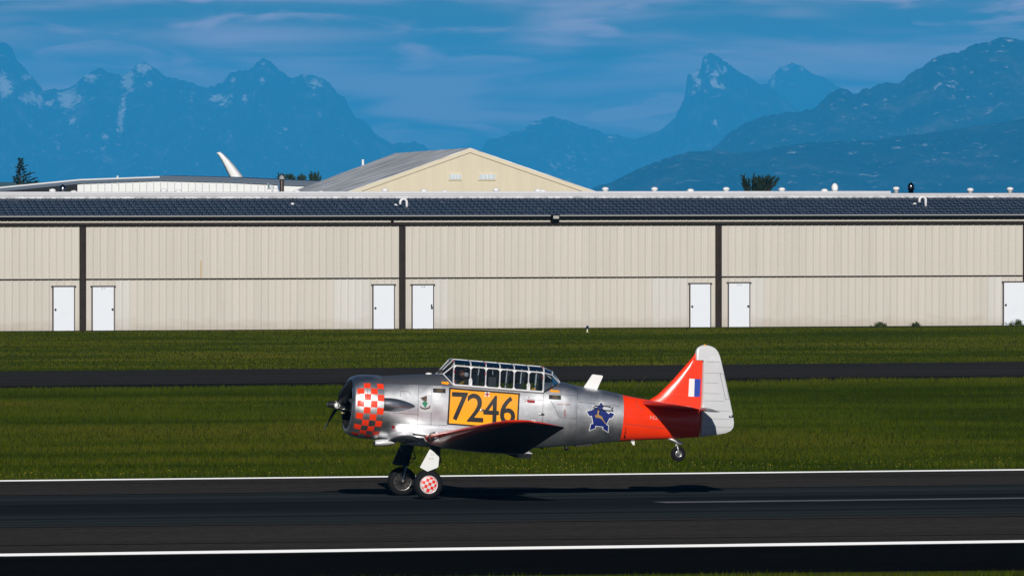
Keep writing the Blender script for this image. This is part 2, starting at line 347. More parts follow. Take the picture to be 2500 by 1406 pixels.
def worn_mat():
    m = mat('worn_centreline_paint', (0.22, 0.23, 0.24), 0.7, color2=(0.05, 0.055, 0.06), vscale=2.2, stretch=(0.25, 6, 1)); return m
def line(name, y, w, x0, x1, m, label):
    V = []; n = 260
    for i in range(n + 1):
        x = x0 + (x1 - x0) * i / n; j = noise.noise(Vector((x * 0.7, y, 0))) * 0.06 * w / 0.8; k = noise.noise(Vector((x * 0.9, y + 9, 3))) * 0.06
        V += [(x, y - w / 2 + j, 0.014), (x, y + w / 2 + k, 0.014)]
    return tag(mesh_obj(name, V, [(2 * i, 2 * i + 2, 2 * i + 3, 2 * i + 1) for i in range(n)], m), label, 'line', kind='structure')
line('runway_edge_line', YF, 0.85, -160, 240, PAINT, 'thin white edge line at the far side of the runway beside the grass')
line('runway_edge_line', YN, 1.25, -160, 240, PAINT, 'broad white edge line at the near side of the runway')
line('runway_centre_line', -4.52, 0.85, 1.2, 37.8, worn_mat(), 'worn grey centre line dash on the right of the runway')
for q, (va, vb) in enumerate([(1183.7, 1158.6), (1210.5, 1184.5), (1289, 1261), (1333, 1305)]):
    a = on_ground(0, va); b = on_ground(2500, vb); s = (b.y - a.y) / (b.x - a.x); V = []; n = 200
    for i in range(n + 1):
        x = -120 + 320 * i / n; y = a.y + s * (x - a.x) + 0.05 * noise.noise(Vector((x * 0.5, q * 7, 1))); w = 0.10 + 0.06 * noise.noise(Vector((x * 0.9, q, 5)))
        V += [(x, y - w, 0.0135), (x, y + w, 0.0135)]
    mesh_obj('joint_sealant', V, [(2 * i, 2 * i + 2, 2 * i + 3, 2 * i + 1) for i in range(n)], mat('joint_tar', (0.007, 0.007, 0.007), 0.95, spec=0.0), runway)

# ------------------------------------------------------------------ mountains
def mountain_mat():
    m = bpy.data.materials.new('mountain_slope'); m.use_nodes = True; nt = m.node_tree; n = nt.nodes; l = nt.links; b = n['Principled BSDF']
    at_ = n.new('ShaderNodeAttribute'); at_.attribute_name = 'snow'; t = n.new('ShaderNodeTexCoord')
    def nz(sc, st=(1, 1, 1), det=8, ro=0.65):
        mp = n.new('ShaderNodeMapping'); mp.inputs['Scale'].default_value = st; l.new(t.outputs['Object'], mp.inputs[0])
        q = n.new('ShaderNodeTexNoise'); q.inputs['Scale'].default_value = sc; q.inputs['Detail'].default_value = det; q.inputs['Roughness'].default_value = ro; l.new(mp.outputs[0], q.inputs[0]); return q.outputs[0]
    r = n.new('ShaderNodeValToRGB'); l.new(nz(0.008, (1, 0.5, 0.8)), r.inputs[0]); e = r.color_ramp.elements
    e[0].position = 0.40; e[0].color = (0.003, 0.012, 0.013, 1); e[1].position = 0.72; e[1].color = (0.15, 0.125, 0.12, 1); q = e.new(0.56); q.color = (0.020, 0.030, 0.030, 1)
    a = n.new('ShaderNodeMath'); a.operation = 'MULTIPLY_ADD'; l.new(nz(0.032, (1, 0.5, 0.9), 6, 0.7), a.inputs[0]); a.inputs[1].default_value = 3.4; a.inputs[2].default_value = -2.05
    ad = n.new('ShaderNodeMath'); ad.operation = 'ADD'; l.new(a.outputs[0], ad.inputs[0]); l.new(at_.outputs['Fac'], ad.inputs[1])
    mr = n.new('ShaderNodeMapRange'); mr.inputs[1].default_value = 0.0; mr.inputs[2].default_value = 0.45; l.new(ad.outputs[0], mr.inputs[0])
    mx = n.new('ShaderNodeMix'); mx.data_type = 'RGBA'; l.new(mr.outputs[0], mx.inputs[0]); l.new(r.outputs[0], mx.inputs[6]); mx.inputs[7].default_value = (0.80, 0.80, 0.84, 1)
    l.new(mx.outputs[2], b.inputs['Base Color']); b.inputs['Roughness'].default_value = 0.95; b.inputs['Specular IOR Level'].default_value = 0.0
    bp = n.new('ShaderNodeBump'); bp.inputs['Strength'].default_value = 0.9; bp.inputs['Distance'].default_value = 30.0; l.new(nz(0.014, (1, 0.5, 0.9), 6, 0.6), bp.inputs['Height']); l.new(bp.outputs[0], b.inputs['Normal'])
    return m
MTN = mountain_mat()
def mountain(name, crest, depth, foot, step, rows, rough, snow, label, seed, base=-150.0, amp=0.6):
    us = np.arange(crest[0][0], crest[-1][0] + step, step); cu = np.array([c[0] for c in crest], float); cv = np.array([c[1] for c in crest], float)
    V = []; S = []; nb = 6
    for u in us:
        v = np.interp(u, cu, cv) + rough * (5.0 * noise.fractal(Vector((u * 0.045, seed, 0)), 0.9, 2.1, 4) + 3.0 * noise.fractal(Vector((u * 0.17, seed + 2, 0)), 0.8, 2.1, 3))
        zc = CAM.z + (HZ - v) * depth / F
        for j in range(rows + nb + 1):
            t = j / rows if j <= rows else 1.0
            d = depth * (foot + (1 - foot) * t) if j <= rows else depth * (1 + 0.01 * (j - rows))
            p = CAM + FWD * d + RGT * ((u - 1250) / F * d)
            if j <= rows:
                w = 4 * t * (1 - t)
                rid = noise.ridged_multi_fractal(Vector((u * 0.012, t * 2.6, seed)), 0.9, 2.2, 5, 1.0, 2.0)
                gul = noise.fractal(Vector((u * 0.05, t * 1.1, seed + 4)), 0.9, 2.1, 4)
                z = base + (zc - base) * (t ** 1.15) + (zc - base) * w * (0.10 * (rid - 1.0) + 0.05 * gul) * amp
            else:
                z = base + (zc - base) * (1 - (j - rows) / nb)
            V.append((p.x, p.y, z))
            vv = v_of(Vector((p.x, p.y, z))); s = 0.0
            if j <= rows:
                for (a, b, ra, rb, g) in snow:
                    e = ((u - a) / ra) ** 2 + ((vv - b) / rb) ** 2
                    if e < 5: s = max(s, (0.08 + 0.97 * g) * math.exp(-e * 0.8))
            S.append(s)
    k = rows + nb + 1
    Fc = [(i * k + j, (i + 1) * k + j, (i + 1) * k + j + 1, i * k + j + 1) for i in range(len(us) - 1) for j in range(k - 1)]
    o = mesh_obj(name, V, Fc, MTN, smooth=True)
    a = o.data.attributes.new('snow', 'FLOAT', 'POINT'); a.data.foreach_set('value', S)
    return tag(o, label, 'mountain', kind='structure')
mountain('mountain_range', [(-2800, 420), (-2500, 330), (-2200, 255), (-1900, 300), (-1600, 205), (-1300, 235), (-1000, 180), (-700, 215), (-400, 170), (-250, 215), (-120, 190), (-50, 140), (-20, 112), (0, 105), (15, 103), (30, 120), (40, 148), (55, 160), (75, 185), (95, 205), (105, 220), (130, 219), (170, 215), (190, 200), (215, 178), (245, 168), (265, 175), (300, 185), (318, 172), (335, 155), (355, 153), (375, 165), (400, 185), (420, 190), (500, 215), (540, 205), (560, 180), (580, 172), (610, 172), (630, 150), (645, 142), (660, 150), (690, 180), (712, 193), (740, 183), (765, 185), (800, 200), (820, 225), (840, 235), (850, 260), (865, 285), (890, 297), (910, 320), (930, 340), (955, 350), (1000, 347), (1030, 350), (1045, 362), (1075, 385), (1150, 420), (1250, 450)],
    48000, 0.95, 4, 80, 1.0,
    [(12, 215, 22, 22, 1), (5, 195, 16, 14, 1), (72, 240, 22, 14, 1), (95, 245, 10, 16, .9), (120, 252, 10, 8, .8), (65, 190, 16, 7, .6), (108, 218, 12, 7, .6), (168, 243, 28, 22, 1), (165, 258, 18, 9, .9), (222, 189, 18, 9, 1), (312, 200, 12, 22, 1), (318, 183, 18, 7, .9), (350, 167, 22, 13, 1), (302, 250, 6, 28, .9), (294, 292, 6, 34, .9), (288, 318, 5, 12, .7), (177, 296, 8, 12, .8), (365, 205, 8, 9, .6), (258, 335, 8, 8, .7), (250, 362, 8, 7, .6), (530, 240, 22, 9, .9), (548, 250, 8, 10, .8), (570, 196, 7, 7, .8), (640, 196, 6, 10, .9), (598, 242, 6, 11, .8), (640, 158, 5, 7, .7), (608, 178, 5, 6, .6), (745, 187, 8, 6, .7), (768, 205, 16, 13, .8), (470, 235, 6, 16, .5), (705, 315, 20, 5, .5), (780, 280, 8, 4, .4), (620, 232, 6, 4, .7), (142, 360, 5, 14, .4), (240, 385, 18, 6, .3)],
    'hazy blue rock massif with scattered snow patches at the left', 3.3)
mountain('mountain_peak', [(1080, 420), (1170, 368), (1190, 345), (1240, 330), (1270, 318), (1300, 297), (1320, 290), (1345, 285), (1400, 300), (1450, 318), (1500, 330), (1560, 338), (1590, 328), (1625, 310), (1640, 295), (1650, 285), (1653, 270), (1670, 245), (1675, 215), (1678, 185), (1690, 175), (1710, 170), (1716, 145), (1733, 131), (1750, 138), (1770, 152), (1800, 172), (1830, 190), (1850, 203), (1872, 205), (1900, 235), (1960, 275), (2100, 330), (2400, 380)],
    49000, 0.955, 3, 76, 0.9,
    [(1697, 182, 10, 10, 1), (1706, 203, 9, 10, 1), (1724, 150, 6, 8, .8), (1746, 180, 16, 10, .9), (1743, 198, 9, 16, 1), (1758, 212, 12, 5, .9), (1727, 172, 5, 8, .7), (1770, 172, 5, 8, .7), (1694, 228, 6, 6, .7), (1748, 302, 6, 8, .6), (1300, 301, 26, 6, .6), (1275, 315, 14, 6, .5), (1490, 330, 12, 40, .25), (1395, 385, 14, 40, .25), (1350, 400, 14, 20, .25), (1433, 385, 12, 15, .2)],
    'pale blue horn shaped peak with snow below its summit', 7.7)
mountain('mountain_shoulder', [(1780, 330), (1840, 245), (1870, 210), (1885, 187), (1905, 165), (1935, 155), (1950, 157), (1980, 180), (2010, 190), (2050, 215), (2120, 240), (2200, 260), (2400, 300)],
    57000, 0.965, 4, 44, 0.8, [(1915, 164, 14, 6, .7), (1885, 193, 12, 5, .7), (1890, 204, 8, 6, .6), (1863, 235, 8, 9, 1), (1857, 270, 12, 9, .9), (1950, 168, 10, 6, .4), (1935, 158, 8, 4, .5)],
    'faint farther blue summit behind the horn shaped peak', 11.1)
mountain('mountain_ridge', [(1560, 470), (1640, 425), (1740, 362), (1780, 325), (1820, 300), (1870, 280), (1960, 272), (1990, 265), (2020, 235), (2045, 217), (2070, 217), (2085, 233), (2110, 220), (2150, 205), (2180, 203), (2195, 205), (2215, 185), (2250, 165), (2275, 143), (2300, 135), (2340, 125), (2380, 108), (2410, 105), (2440, 92), (2465, 90), (2500, 98), (2560, 90), (2650, 110), (2800, 150), (3000, 130), (3300, 200), (3700, 180), (4100, 270), (4600, 420)],
    29000, 0.925, 4, 76, 0.8, [(2465, 98, 10, 4, .5), (2280, 152, 6, 6, .4), (2160, 245, 5, 40, .25), (2330, 200, 20, 40, .14), (2395, 190, 12, 30, .12), (2290, 195, 16, 40, .12), (2070, 290, 60, 10, .10)],
    'darker blue wooded ridge rising to the right', 15.5, amp=0.35)
mountain('mountain_foothill', [(1380, 480), (1440, 462), (1500, 442), (1560, 412), (1620, 387), (1680, 371), (1750, 369), (1800, 374), (1860, 366), (1960, 350), (2100, 345), (2300, 320), (2500, 290), (2700, 300), (3000, 320), (3600, 330), (4300, 440)],
    23000, 0.92, 4, 48, 0.6, [], 'rounded dark blue foothill below the right ridge', 21.3, amp=0.3)

# ------------------------------------------------------------------ long hangar
YW = 215.12
hang = empty('hangar_building', (on_y(1250, 802, YW).x, YW, 0))
tag(hang, 'long tan metal hangar with dark posts and white doors across the picture', 'hangar')
HX, HY = hang.location.x, hang.location.y
def hx(u, v=700): return on_y(u, v, YW).x - HX
def hz(v, u=1250, y=YW): return on_y(u, v, y).z
Z_MID, Z_MIDT = hz(679.3), hz(676.3); Z_HB, Z_HT = hz(549.3), hz(542); Z_SB = hz(536)
cols = [hx(202), hx(982), hx(1754)]; bay = (cols[2] - cols[0]) / 2
cols = [cols[0] - 2 * bay, cols[0] - bay] + cols + [cols[2] + bay, cols[2] + 2 * bay]
PW = 0.308
def panel_mesh(h, name):
    prof = [(0.003, 0), (0.07, 0), (0.078, -0.006), (0.092, -0.006), (0.10, 0), (0.15, 0), (0.158, -0.006), (0.172, -0.006), (0.18, 0), (0.232, 0), (0.25, -0.034), (0.282, -0.034), (0.298, 0), (0.305, 0)]
    V = [(x, y, z) for z in (0, h) for (x, y) in prof]; n = len(prof)
    Fc = [(i, i + 1, n + i + 1, n + i) for i in range(n - 1)]
    me = bpy.data.meshes.new(name); me.from_pydata(V, [], Fc); me.materials.append(TAN); return me
ME_UP = panel_mesh(Z_HB - Z_MIDT, 'siding_panel'); ME_LO = panel_mesh(Z_MID - 0.02, 'siding_panel')
greys = [(hx(a), hx(b)) for a, b in [(283, 310), (826, 908), (1059, 1092), (1600, 1682), (1831, 1860), (2413, 2446)]]
wallb = MB(); wallb.box(cols[0], cols[-1], 0.03, 16.0, 0.0, Z_SB + 0.08); wallb.build('backing_wall', mat('wall_inner', (0.30, 0.27, 0.22), 0.8), hang)
stuffv, stufff = [], []
for b in range(6):
    x0, x1 = cols[b] + 0.15, cols[b + 1] - 0.15
    seen = 1 <= b <= 4
    for lower in (0, 1):
        me = ME_LO if lower else ME_UP; zb = 0.02 if lower else Z_MIDT
        leaf = empty('hangar_door', (0, 0, 0)) if seen else None
        if leaf: leaf.parent = hang; leaf.location = (x0, 0, zb)
        n = int((x1 - x0) / 0.326); ww = (x1 - x0) / n
        for i in range(n):
            xx = x0 + i * ww
            u_l = (HX + xx)
            inview = seen and (-90 < 1250 + F * (Vector((HX + xx, YW, 2)) - CAM).dot(RGT) / (Vector((HX + xx, YW, 2)) - CAM).dot(DIR) < 2590)
            if inview:
                o = bpy.data.objects.new('siding_panel', me); col.objects.link(o); o.parent = leaf; o.location = (i * ww, 0, 0); o.scale = (ww / PW, 1, 1)
                xm = xx + ww / 2
                if lower and any(a - 0.05 < xm < c + 0.05 for a, c in greys):
                    o.material_slots[0].link = 'OBJECT'; o.material_slots[0].material = TANG
            else:
                k = len(stuffv); stuffv += [(xx + v.co.x * ww / PW, v.co.y, zb + v.co.z) for v in me.vertices]; stufff += [tuple(k + q for q in p.vertices) for p in me.polygons]
so = mesh_obj('outer_siding', stuffv, stufff, TAN, hang); so['kind'] = 'stuff'
# strip of siding above the header
V, Fc = [], []; n = int((cols[-1] - cols[0]) / PW)
for i in range(n):
    xx = cols[0] + i * PW; k = len(V)
    pr = [(0.003, 0), (0.232, 0), (0.25, -0.034), (0.282, -0.034), (0.298, 0), (0.305, 0)]
    V += [(xx + a, b - 0.075, z) for z in (Z_HT, Z_SB + 0.10) for a, b in pr]; Fc += [(k + j, k + j + 1, k + 7 + j, k + 6 + j) for j in range(5)]
mesh_obj('fascia_siding', V, Fc, TAN, hang)
b = MB(); b.box(cols[0], cols[-1], -0.14, 0.02, Z_HB, Z_HT); b.box(cols[0], cols[-1], -0.17, -0.14, (Z_HB + Z_HT) / 2 - 0.02, (Z_HB + Z_HT) / 2 + 0.02); b.build('header_beam', TRIM, hang)
for i, x in enumerate(cols):
    b = MB(); b.box(x - 0.135, x - 0.05, -0.07, 0.03, 0, Z_HB); b.box(x + 0.05, x + 0.135, -0.07, 0.03, 0, Z_HB); b.box(x - 0.05, x + 0.05, -0.03, 0.03, 0, Z_HB); b.build('post', TRIM, hang)
for bb in range(6):
    b = MB(); b.box(cols[bb] + 0.137, cols[bb + 1] - 0.137, -0.05, 0.02, Z_MID, Z_MIDT); b.build('middle_rail', TRIM, hang)
b = MB(); b.box(cols[0], cols[-1], -0.045, 0.02, 0.0, 0.02); b.build('bottom_seal', TRIMB, hang)
# roof
EY = -0.17
def ez(v): return on_y(1250, v, YW + EY).z
Z_EV, Z_GB = ez(526.2), ez(536.5)
b = MB(); b.box(cols[0], cols[-1], EY, EY + 0.16, Z_GB, Z_EV - 0.03); b.box(cols[0], cols[-1], EY + 0.16, 0.03, Z_EV - 0.08, Z_EV - 0.05); b.build('gutter', TRIMB, hang)
b = MB(); b.box(cols[0], cols[-1], EY - 0.012, EY + 0.03, Z_EV - 0.03, Z_EV + 0.012); b.build('drip_edge', mat('drip_metal', (0.45, 0.45, 0.46), 0.5, 0.3), hang)
RY = 8.5
Z_RG = on_y(1250, 483.0, YW + RY).z
def roof_mat():
    m = mat('roof_metal', (0.020, 0.034, 0.062), 0.5, 0.0, spec=0.3, objrand=0.10)
    nt = m.node_tree; n = nt.nodes; l = nt.links; b = n['Principled BSDF']; src = b.inputs['Base Color'].links[0].from_socket
    t = n.new('ShaderNodeTexCoord'); oi = n.new('ShaderNodeObjectInfo')
    vm = n.new('ShaderNodeVectorMath'); vm.operation = 'ADD'; l.new(t.outputs['Object'], vm.inputs[0])
    cv = n.new('ShaderNodeVectorMath'); cv.operation = 'SCALE'; cv.inputs[3].default_value = 1.0; l.new(oi.outputs['Location'], cv.inputs[0]); l.new(cv.outputs[0], vm.inputs[1])
    mp = n.new('ShaderNodeMapping'); mp.inputs['Scale'].default_value = (4.0, 1.1, 1.0); l.new(vm.outputs[0], mp.inputs[0])
    q = n.new('ShaderNodeTexNoise'); q.inputs['Scale'].default_value = 1.0; q.inputs['Detail'].default_value = 5; q.inputs['Roughness'].default_value = 0.75; l.new(mp.outputs[0], q.inputs[0])
    rg = n.new('ShaderNodeMapRange'); rg.inputs[1].default_value = 0.57; rg.inputs[2].default_value = 0.68; rg.inputs[4].default_value = 0.8; l.new(q.outputs[0], rg.inputs[0])
    mx = n.new('ShaderNodeMix'); mx.data_type = 'RGBA'; l.new(rg.outputs[0], mx.inputs[0]); l.new(src, mx.inputs[6]); mx.inputs[7].default_value = (0.16, 0.19, 0.25, 1); l.new(mx.outputs[2], b.inputs['Base Color'])
    return m
ROOF = roof_mat()
GLINT = mat('fastener_glint', (0.22, 0.26, 0.33), 0.5, 0.2)
ry0, ry1 = EY, RY; slope = (Z_RG - Z_EV) / (ry1 - ry0)
prof = [(0.0, 0), (0.13, 0), (0.14, 0.006), (0.16, 0.006), (0.17, 0), (0.235, 0), (0.255, 0.022), (0.285, 0.022), (0.305, 0), (0.308, 0)]
V = [(x, y, z + (y - ry0) * slope) for y in (ry0, ry1) for x, z in prof]; n = len(prof); Fc = [(i, i + 1, n + i + 1, n + i) for i in range(n - 1)]
nf = len(Fc)
for yy in np.linspace(0.6, ry1 - ry0 - 0.2, 7):           # fastener rows over the purlins; sun glints painted as pale patches
    for xx, zz, w in ((0.27, 0.023, 0.045), (0.12, 0.002, 0.03), (0.03, 0.002, 0.03)):
        k = len(V); s0 = yy * slope
        V += [(xx - w, ry0 + yy - 0.05, zz + s0), (xx + w, ry0 + yy - 0.05, zz + s0), (xx + w * 0.7, ry0 + yy + 0.05, zz + s0 + 0.03), (xx - w * 0.7, ry0 + yy + 0.05, zz + s0 + 0.03)]; Fc.append((k, k + 1, k + 2, k + 3))
ME_RF = bpy.data.meshes.new('roof_panel'); ME_RF.from_pydata(V, [], Fc); ME_RF.materials.append(ROOF); ME_RF.materials.append(GLINT)
ME_RF.polygons.foreach_set('material_index', [0] * nf + [1] * (len(Fc) - nf))
rv, rf_ = [], []
for i in range(int((cols[-1] - cols[0]) / 0.326)):
    xx = cols[0] + i * 0.326; dd = Vector((HX + xx, YW + 4, 5)) - CAM; uu = 1250 + F * dd.dot(RGT) / dd.dot(DIR)
    if -120 < uu < 2620:
        o = bpy.data.objects.new('roof_panel', ME_RF); col.objects.link(o); o.parent = hang; o.location = (xx, 0, Z_EV); o.scale = (0.326 / PW, 1, 1)
    else:
        k = len(rv); rv += [(xx + a * 0.326 / PW, b, Z_EV + c) for a, b, c in V[:2 * n]]; rf_ += [tuple(k + j for j in f) for f in Fc[:nf]]
so = mesh_obj('outer_roofing', rv, rf_, ROOF, hang); so['kind'] = 'stuff'
b = MB(); k = ry1 + (ry1 - ry0)
b.quad((cols[0], ry1, Z_RG), (cols[-1], ry1, Z_RG), (cols[-1], k, Z_EV), (cols[0], k, Z_EV)); b.build('rear_roof', ROOF, hang)
CAPW = mat('ridge_white', (0.60, 0.61, 0.645), 0.5, var=0.04, vscale=0.8)
zc1 = on_y(1250, 473.5, YW + RY).z; zc2 = on_y(1250, 467.5, YW + RY + 0.5).z
b = MB(); b.box(cols[0], cols[-1], RY - 0.10, RY + 0.3, Z_RG + 0.05, zc1); b.build('ridge_cap', CAPW, hang)
b = MB(); b.box(cols[0], hx(2305, 470) + 1.0, RY + 0.3, RY + 0.75, Z_RG + 0.05, zc2); b.build('ridge_cap', CAPW, hang)
b = MB(); b.box(cols[0], cols[-1], RY - 0.105, RY - 0.098, (Z_RG + zc1) / 2, (Z_RG + zc1) / 2 + 0.03); b.box(cols[0], cols[-1], RY - 0.105, RY + 0.299, zc1, zc1 + 0.018); b.build('ridge_joint_shadow', mat('joint_shadow_grey', (0.30, 0.30, 0.33), 0.6), hang)  # grey joint line; upper strip painted as the shadow gap between the caps
b = MB(); b.box(cols[0], cols[-1], RY - 0.28, RY - 0.10, Z_RG - 0.02, Z_RG + 0.06)
b.build('ridge_flashing', mat('flashing_grey', (0.34, 0.35, 0.37), 0.5, color2=(0.75, 0.76, 0.8), vscale=3.2, stretch=(1, 0.1, 0.1)), hang)
VENTW = mat('vent_white', (0.80, 0.80, 0.81), 0.5)
def vent_mesh():
    b = MB(); b.lathe((0, 0, 0), (0, 0, 1), [(-0.18, 0.11), (0.02, 0.11), (0.03, 0.145), (0.07, 0.155), (0.11, 0.14), (0.145, 0.10), (0.16, 0.03)], 18)
    o = b.build('roof_vent', VENTW, None, True); me = o.data; bpy.data.objects.remove(o); return me
ME_V = vent_mesh()
for u, v in [(128, 467), (180, 471), (400, 467), (436, 469), (475, 471), (673, 467), (725, 470), (784, 472), (940, 466), (1035, 468), (1086, 470), (1211, 465), (1313, 467), (1326, 469), (1478, 463), (1598, 463), (1686, 467), (1773, 463), (1909, 464), (2013, 467), (2188, 462), (2369, 465), (2466, 463)]:
    p = on_y(u, v, YW + RY + 0.5); o = bpy.data.objects.new('roof_vent', ME_V); col.objects.link(o); o.parent = hang; o.location = (p.x - HX, RY + 0.5, p.z - 0.05)
def turbine(u, v, m, r=0.15):
    p = on_y(u, v, YW + RY + 0.9); b = MB(); b.lathe((p.x - HX, RY + 0.9, p.z), (0, 0, 1), [(-0.42, 0.11), (-0.16, 0.11), (-0.14, 0.15), (-0.06, r), (0.04, r), (0.12, r * 0.75), (0.17, r * 0.35), (0.19, 0.02)], 20)
    b.build('turbine_vent', m, hang, True)
turbine(2038, 457.5, VENTW); turbine(2224, 456, mat('turbine_dark', (0.10, 0.10, 0.11), 0.18, 1.0)); turbine(153, 461, mat('turbine_galvanised', (0.25, 0.25, 0.26), 0.22, 1.0))
def roof_at(u, v):
    # point on the front roof plane
    q = ray(u, v); nrm = Vector((0, -slope, 1)); p0 = Vector((HX, YW + ry0, Z_EV)); t = (p0 - CAM).dot(nrm) / q.dot(nrm); return CAM + q * t
for (ub, vb, ut, vt) in [(993, 506, 993, 483), (2260, 503, 2260, 478)]:
    p = roof_at(ub, vb); top = on_y(ut, vt, p.y).z; h = top - p.z; r = 0.15; bx = p.x - HX; by = p.y - HY
    pts = [(bx, by, p.z - 0.1), (bx, by, p.z + h - r - 0.05)] + [(bx - r + r * math.cos(a), by, p.z + h - r - 0.05 + r * math.sin(a)) for a in np.linspace(0.2, math.pi, 9)] + [(bx - 2 * r, by, p.z + h - r - 0.15)]
    MB().tube(pts, 0.055, 12).build('vent_pipe', VENTW, hang, True)
    q = roof_at(ub - 27, vb - 4); b = MB(); b.tube([(q.x - HX, q.y - HY, q.z), (q.x - HX, q.y - HY, q.z + 0.2)], 0.03, 8); b.build('flue_pipe', BLACKP, hang)
    b = MB(); b.lathe((q.x - HX, q.y - HY, q.z - 0.02), (0, 0, 1), [(0, 0.11), (0.05, 0.07), (0.09, 0.04)], 12); b.build('pipe_boot', VENTW, hang)
q = roof_at(714, 499); MB().tube([(q.x - HX, q.y - HY, q.z), (q.x - HX, q.y - HY, q.z + 0.28)], 0.03, 8).build('flue_pipe', BLACKP, hang)
MB().lathe((q.x - HX, q.y - HY, q.z - 0.02), (0, 0, 1), [(0, 0.11), (0.05, 0.07), (0.09, 0.04)], 12).build('pipe_boot', VENTW, hang)
# wall lamp under the eave
LX = hx(1350, 535)
lamp = MB().box(LX - 0.17, LX + 0.17, -0.40, -0.175, Z_GB - 0.02, Z_EV + 0.03).build('wall_lamp', TRIMB, hang)
MB().box(LX - 0.13, LX + 0.13, -0.415, -0.402, Z_GB + 0.04, Z_EV - 0.01).build('lamp_lens', mat('lamp_lens_grey', (0.42, 0.42, 0.40), 0.3), lamp)
MB().box(LX - 0.15, LX + 0.15, -0.30, -0.08, Z_GB - 0.11, Z_GB - 0.022).build('lamp_bracket', TRIMB, lamp)
LX = hx(955, 538); MB().box(LX - 0.05, LX + 0.05, -0.2, -0.1, Z_GB - 0.1, Z_GB + 0.05).build('cable_box', TRIMB, hang)
# walk-in doors
DV = [(128, 181, 698, 'l', None), (223.5, 278, 698, 'r', 'D-4'), (909, 962, 694, 'l', None), (1004.5, 1057.5, 694, 'r', 'D-8'), (1682.5, 1734, 691, 'l', None), (1776.5, 1829.5, 689, 'r', 'D-10'), (2448, 2501, 687, 'l', None)]
for (u0, u1, vt, side, num) in DV:
    a, c = hx(u0, 750), hx(u1, 750); um = (u0 + u1) / 2; top = on_y(um, vt, YW).z
    d = empty('walk_door'); d.parent = hang; d.location = ((a + c) / 2, -0.04, 0); w = (c - a) / 2
    d['label'] = 'white personnel door' + (' with small number at its top' if num else '')
    MB().box(-w + 0.03, w - 0.03, -0.035, 0.0, 0.02, top - 0.04).build('door_slab', DOORW, d)
    b = MB(); b.box(-w - 0.012, -w + 0.03, -0.05, 0.04, 0, top - 0.04); b.box(w - 0.03, w + 0.012, -0.05, 0.04, 0, top - 0.04); b.box(-w - 0.06, w + 0.06, -0.06, 0.04, top - 0.04, top + 0.01); b.build('door_frame', mat('door_frame_dark', (0.06, 0.05, 0.05), 0.5), d)
    kx = (w - 0.10) if side == 'r' else (-w + 0.10)
    b = MB(); b.lathe((kx, -0.035, 0.93), (0, -1, 0), [(0, 0.035), (0.03, 0.03), (0.045, 0.045), (0.075, 0.04), (0.085, 0.01)], 12); b.build('door_handle', KNOB, d)
    if num == 'D-8': MB().box(kx - 0.03, kx + 0.03, -0.055, -0.036, 0.88, 1.07).build('lock_plate', KNOB, d)
    if num:
        V2, F2 = font_mesh(num); wv = max(x for x, y in V2); s = 0.19 / wv * (1.15 if len(num) > 3 else 1)
        mesh_obj('door_number', [(x * s - wv * s / 2, -0.039, top - 0.15 + y * s) for x, y in V2], F2, mat('sign_grey', (0.25, 0.26, 0.28), 0.6), d)
# rust stain below the middle rail left bay
b = MB(); xs = hx(491, 640); b.box(xs - 0.06, xs + 0.06, -0.003, -0.0015, Z_MIDT + 0.01, Z_MIDT + 0.75)
b.build('rust_stain', mat('rust_streak', (0.52, 0.40, 0.24), 0.7, var=0.05, vscale=6, stretch=(1, 1, 0.2)), hang)

# ------------------------------------------------------------------ buildings behind
# gabled tan building
D1, D2 = 510.0, 610.0
gb = empty('gabled_building', (at(1148, 700, D1).x, at(1148, 700, D1).y, 0)); tag(gb, 'pale yellow gabled building with weathered grey roof behind the hangar', 'building')
def gl(u, v, d): return at(u, v, d) - gb.location
_dn = Vector((0, 0, 0.26)); apex = gl(1148, 361, D1) - _dn; rapex = gl(965, 374, D2) - _dn
fl = gl(850, 467, D1) - _dn; fr_ = gl(1455, 467, D1) - _dn
# go on down the slopes to the eaves, 60% further
def ext(a, b, k): return a + (b - a) * k
eL, eR = ext(apex, fl, 1.45), ext(apex, fr_, 1.45)
rL = rapex + (gl(715, 467, D2) - _dn - rapex) * 1.30; back = rapex - apex; rR = eR + back
def dn(p): return Vector((p.x, p.y, -0.0)) 
thk = Vector((0, 0, 0.22))
GWALL = mat('gable_wall', (0.62, 0.555, 0.42), 0.6, var=0.04, vscale=0.8, stretch=(3, 3, 0.2)); GROOF = mat('weathered_roofing', (0.28, 0.29, 0.32), 0.9, color2=(0.88, 0.91, 0.96), vscale=0.75, stretch=(1.0, 0.16, 1.0))
low = 3.0
b = MB(); b.v = [tuple(x) for x in (Vector((eL.x, eL.y, 0)), Vector((eR.x, eR.y, 0)), eR, apex, eL)]; b.f = [(0, 1, 2, 3, 4)]
b.v += [tuple(Vector((rL.x, rL.y, 0))), tuple(Vector((rR.x, rR.y, 0))), tuple(rR), tuple(rapex), tuple(rL)]; b.f += [(9, 8, 7, 6, 5), (0, 4, 9, 5), (1, 6, 7, 2)]; b.build('wall', GWALL, gb)
fo = (apex - rapex).normalized() * 0.02
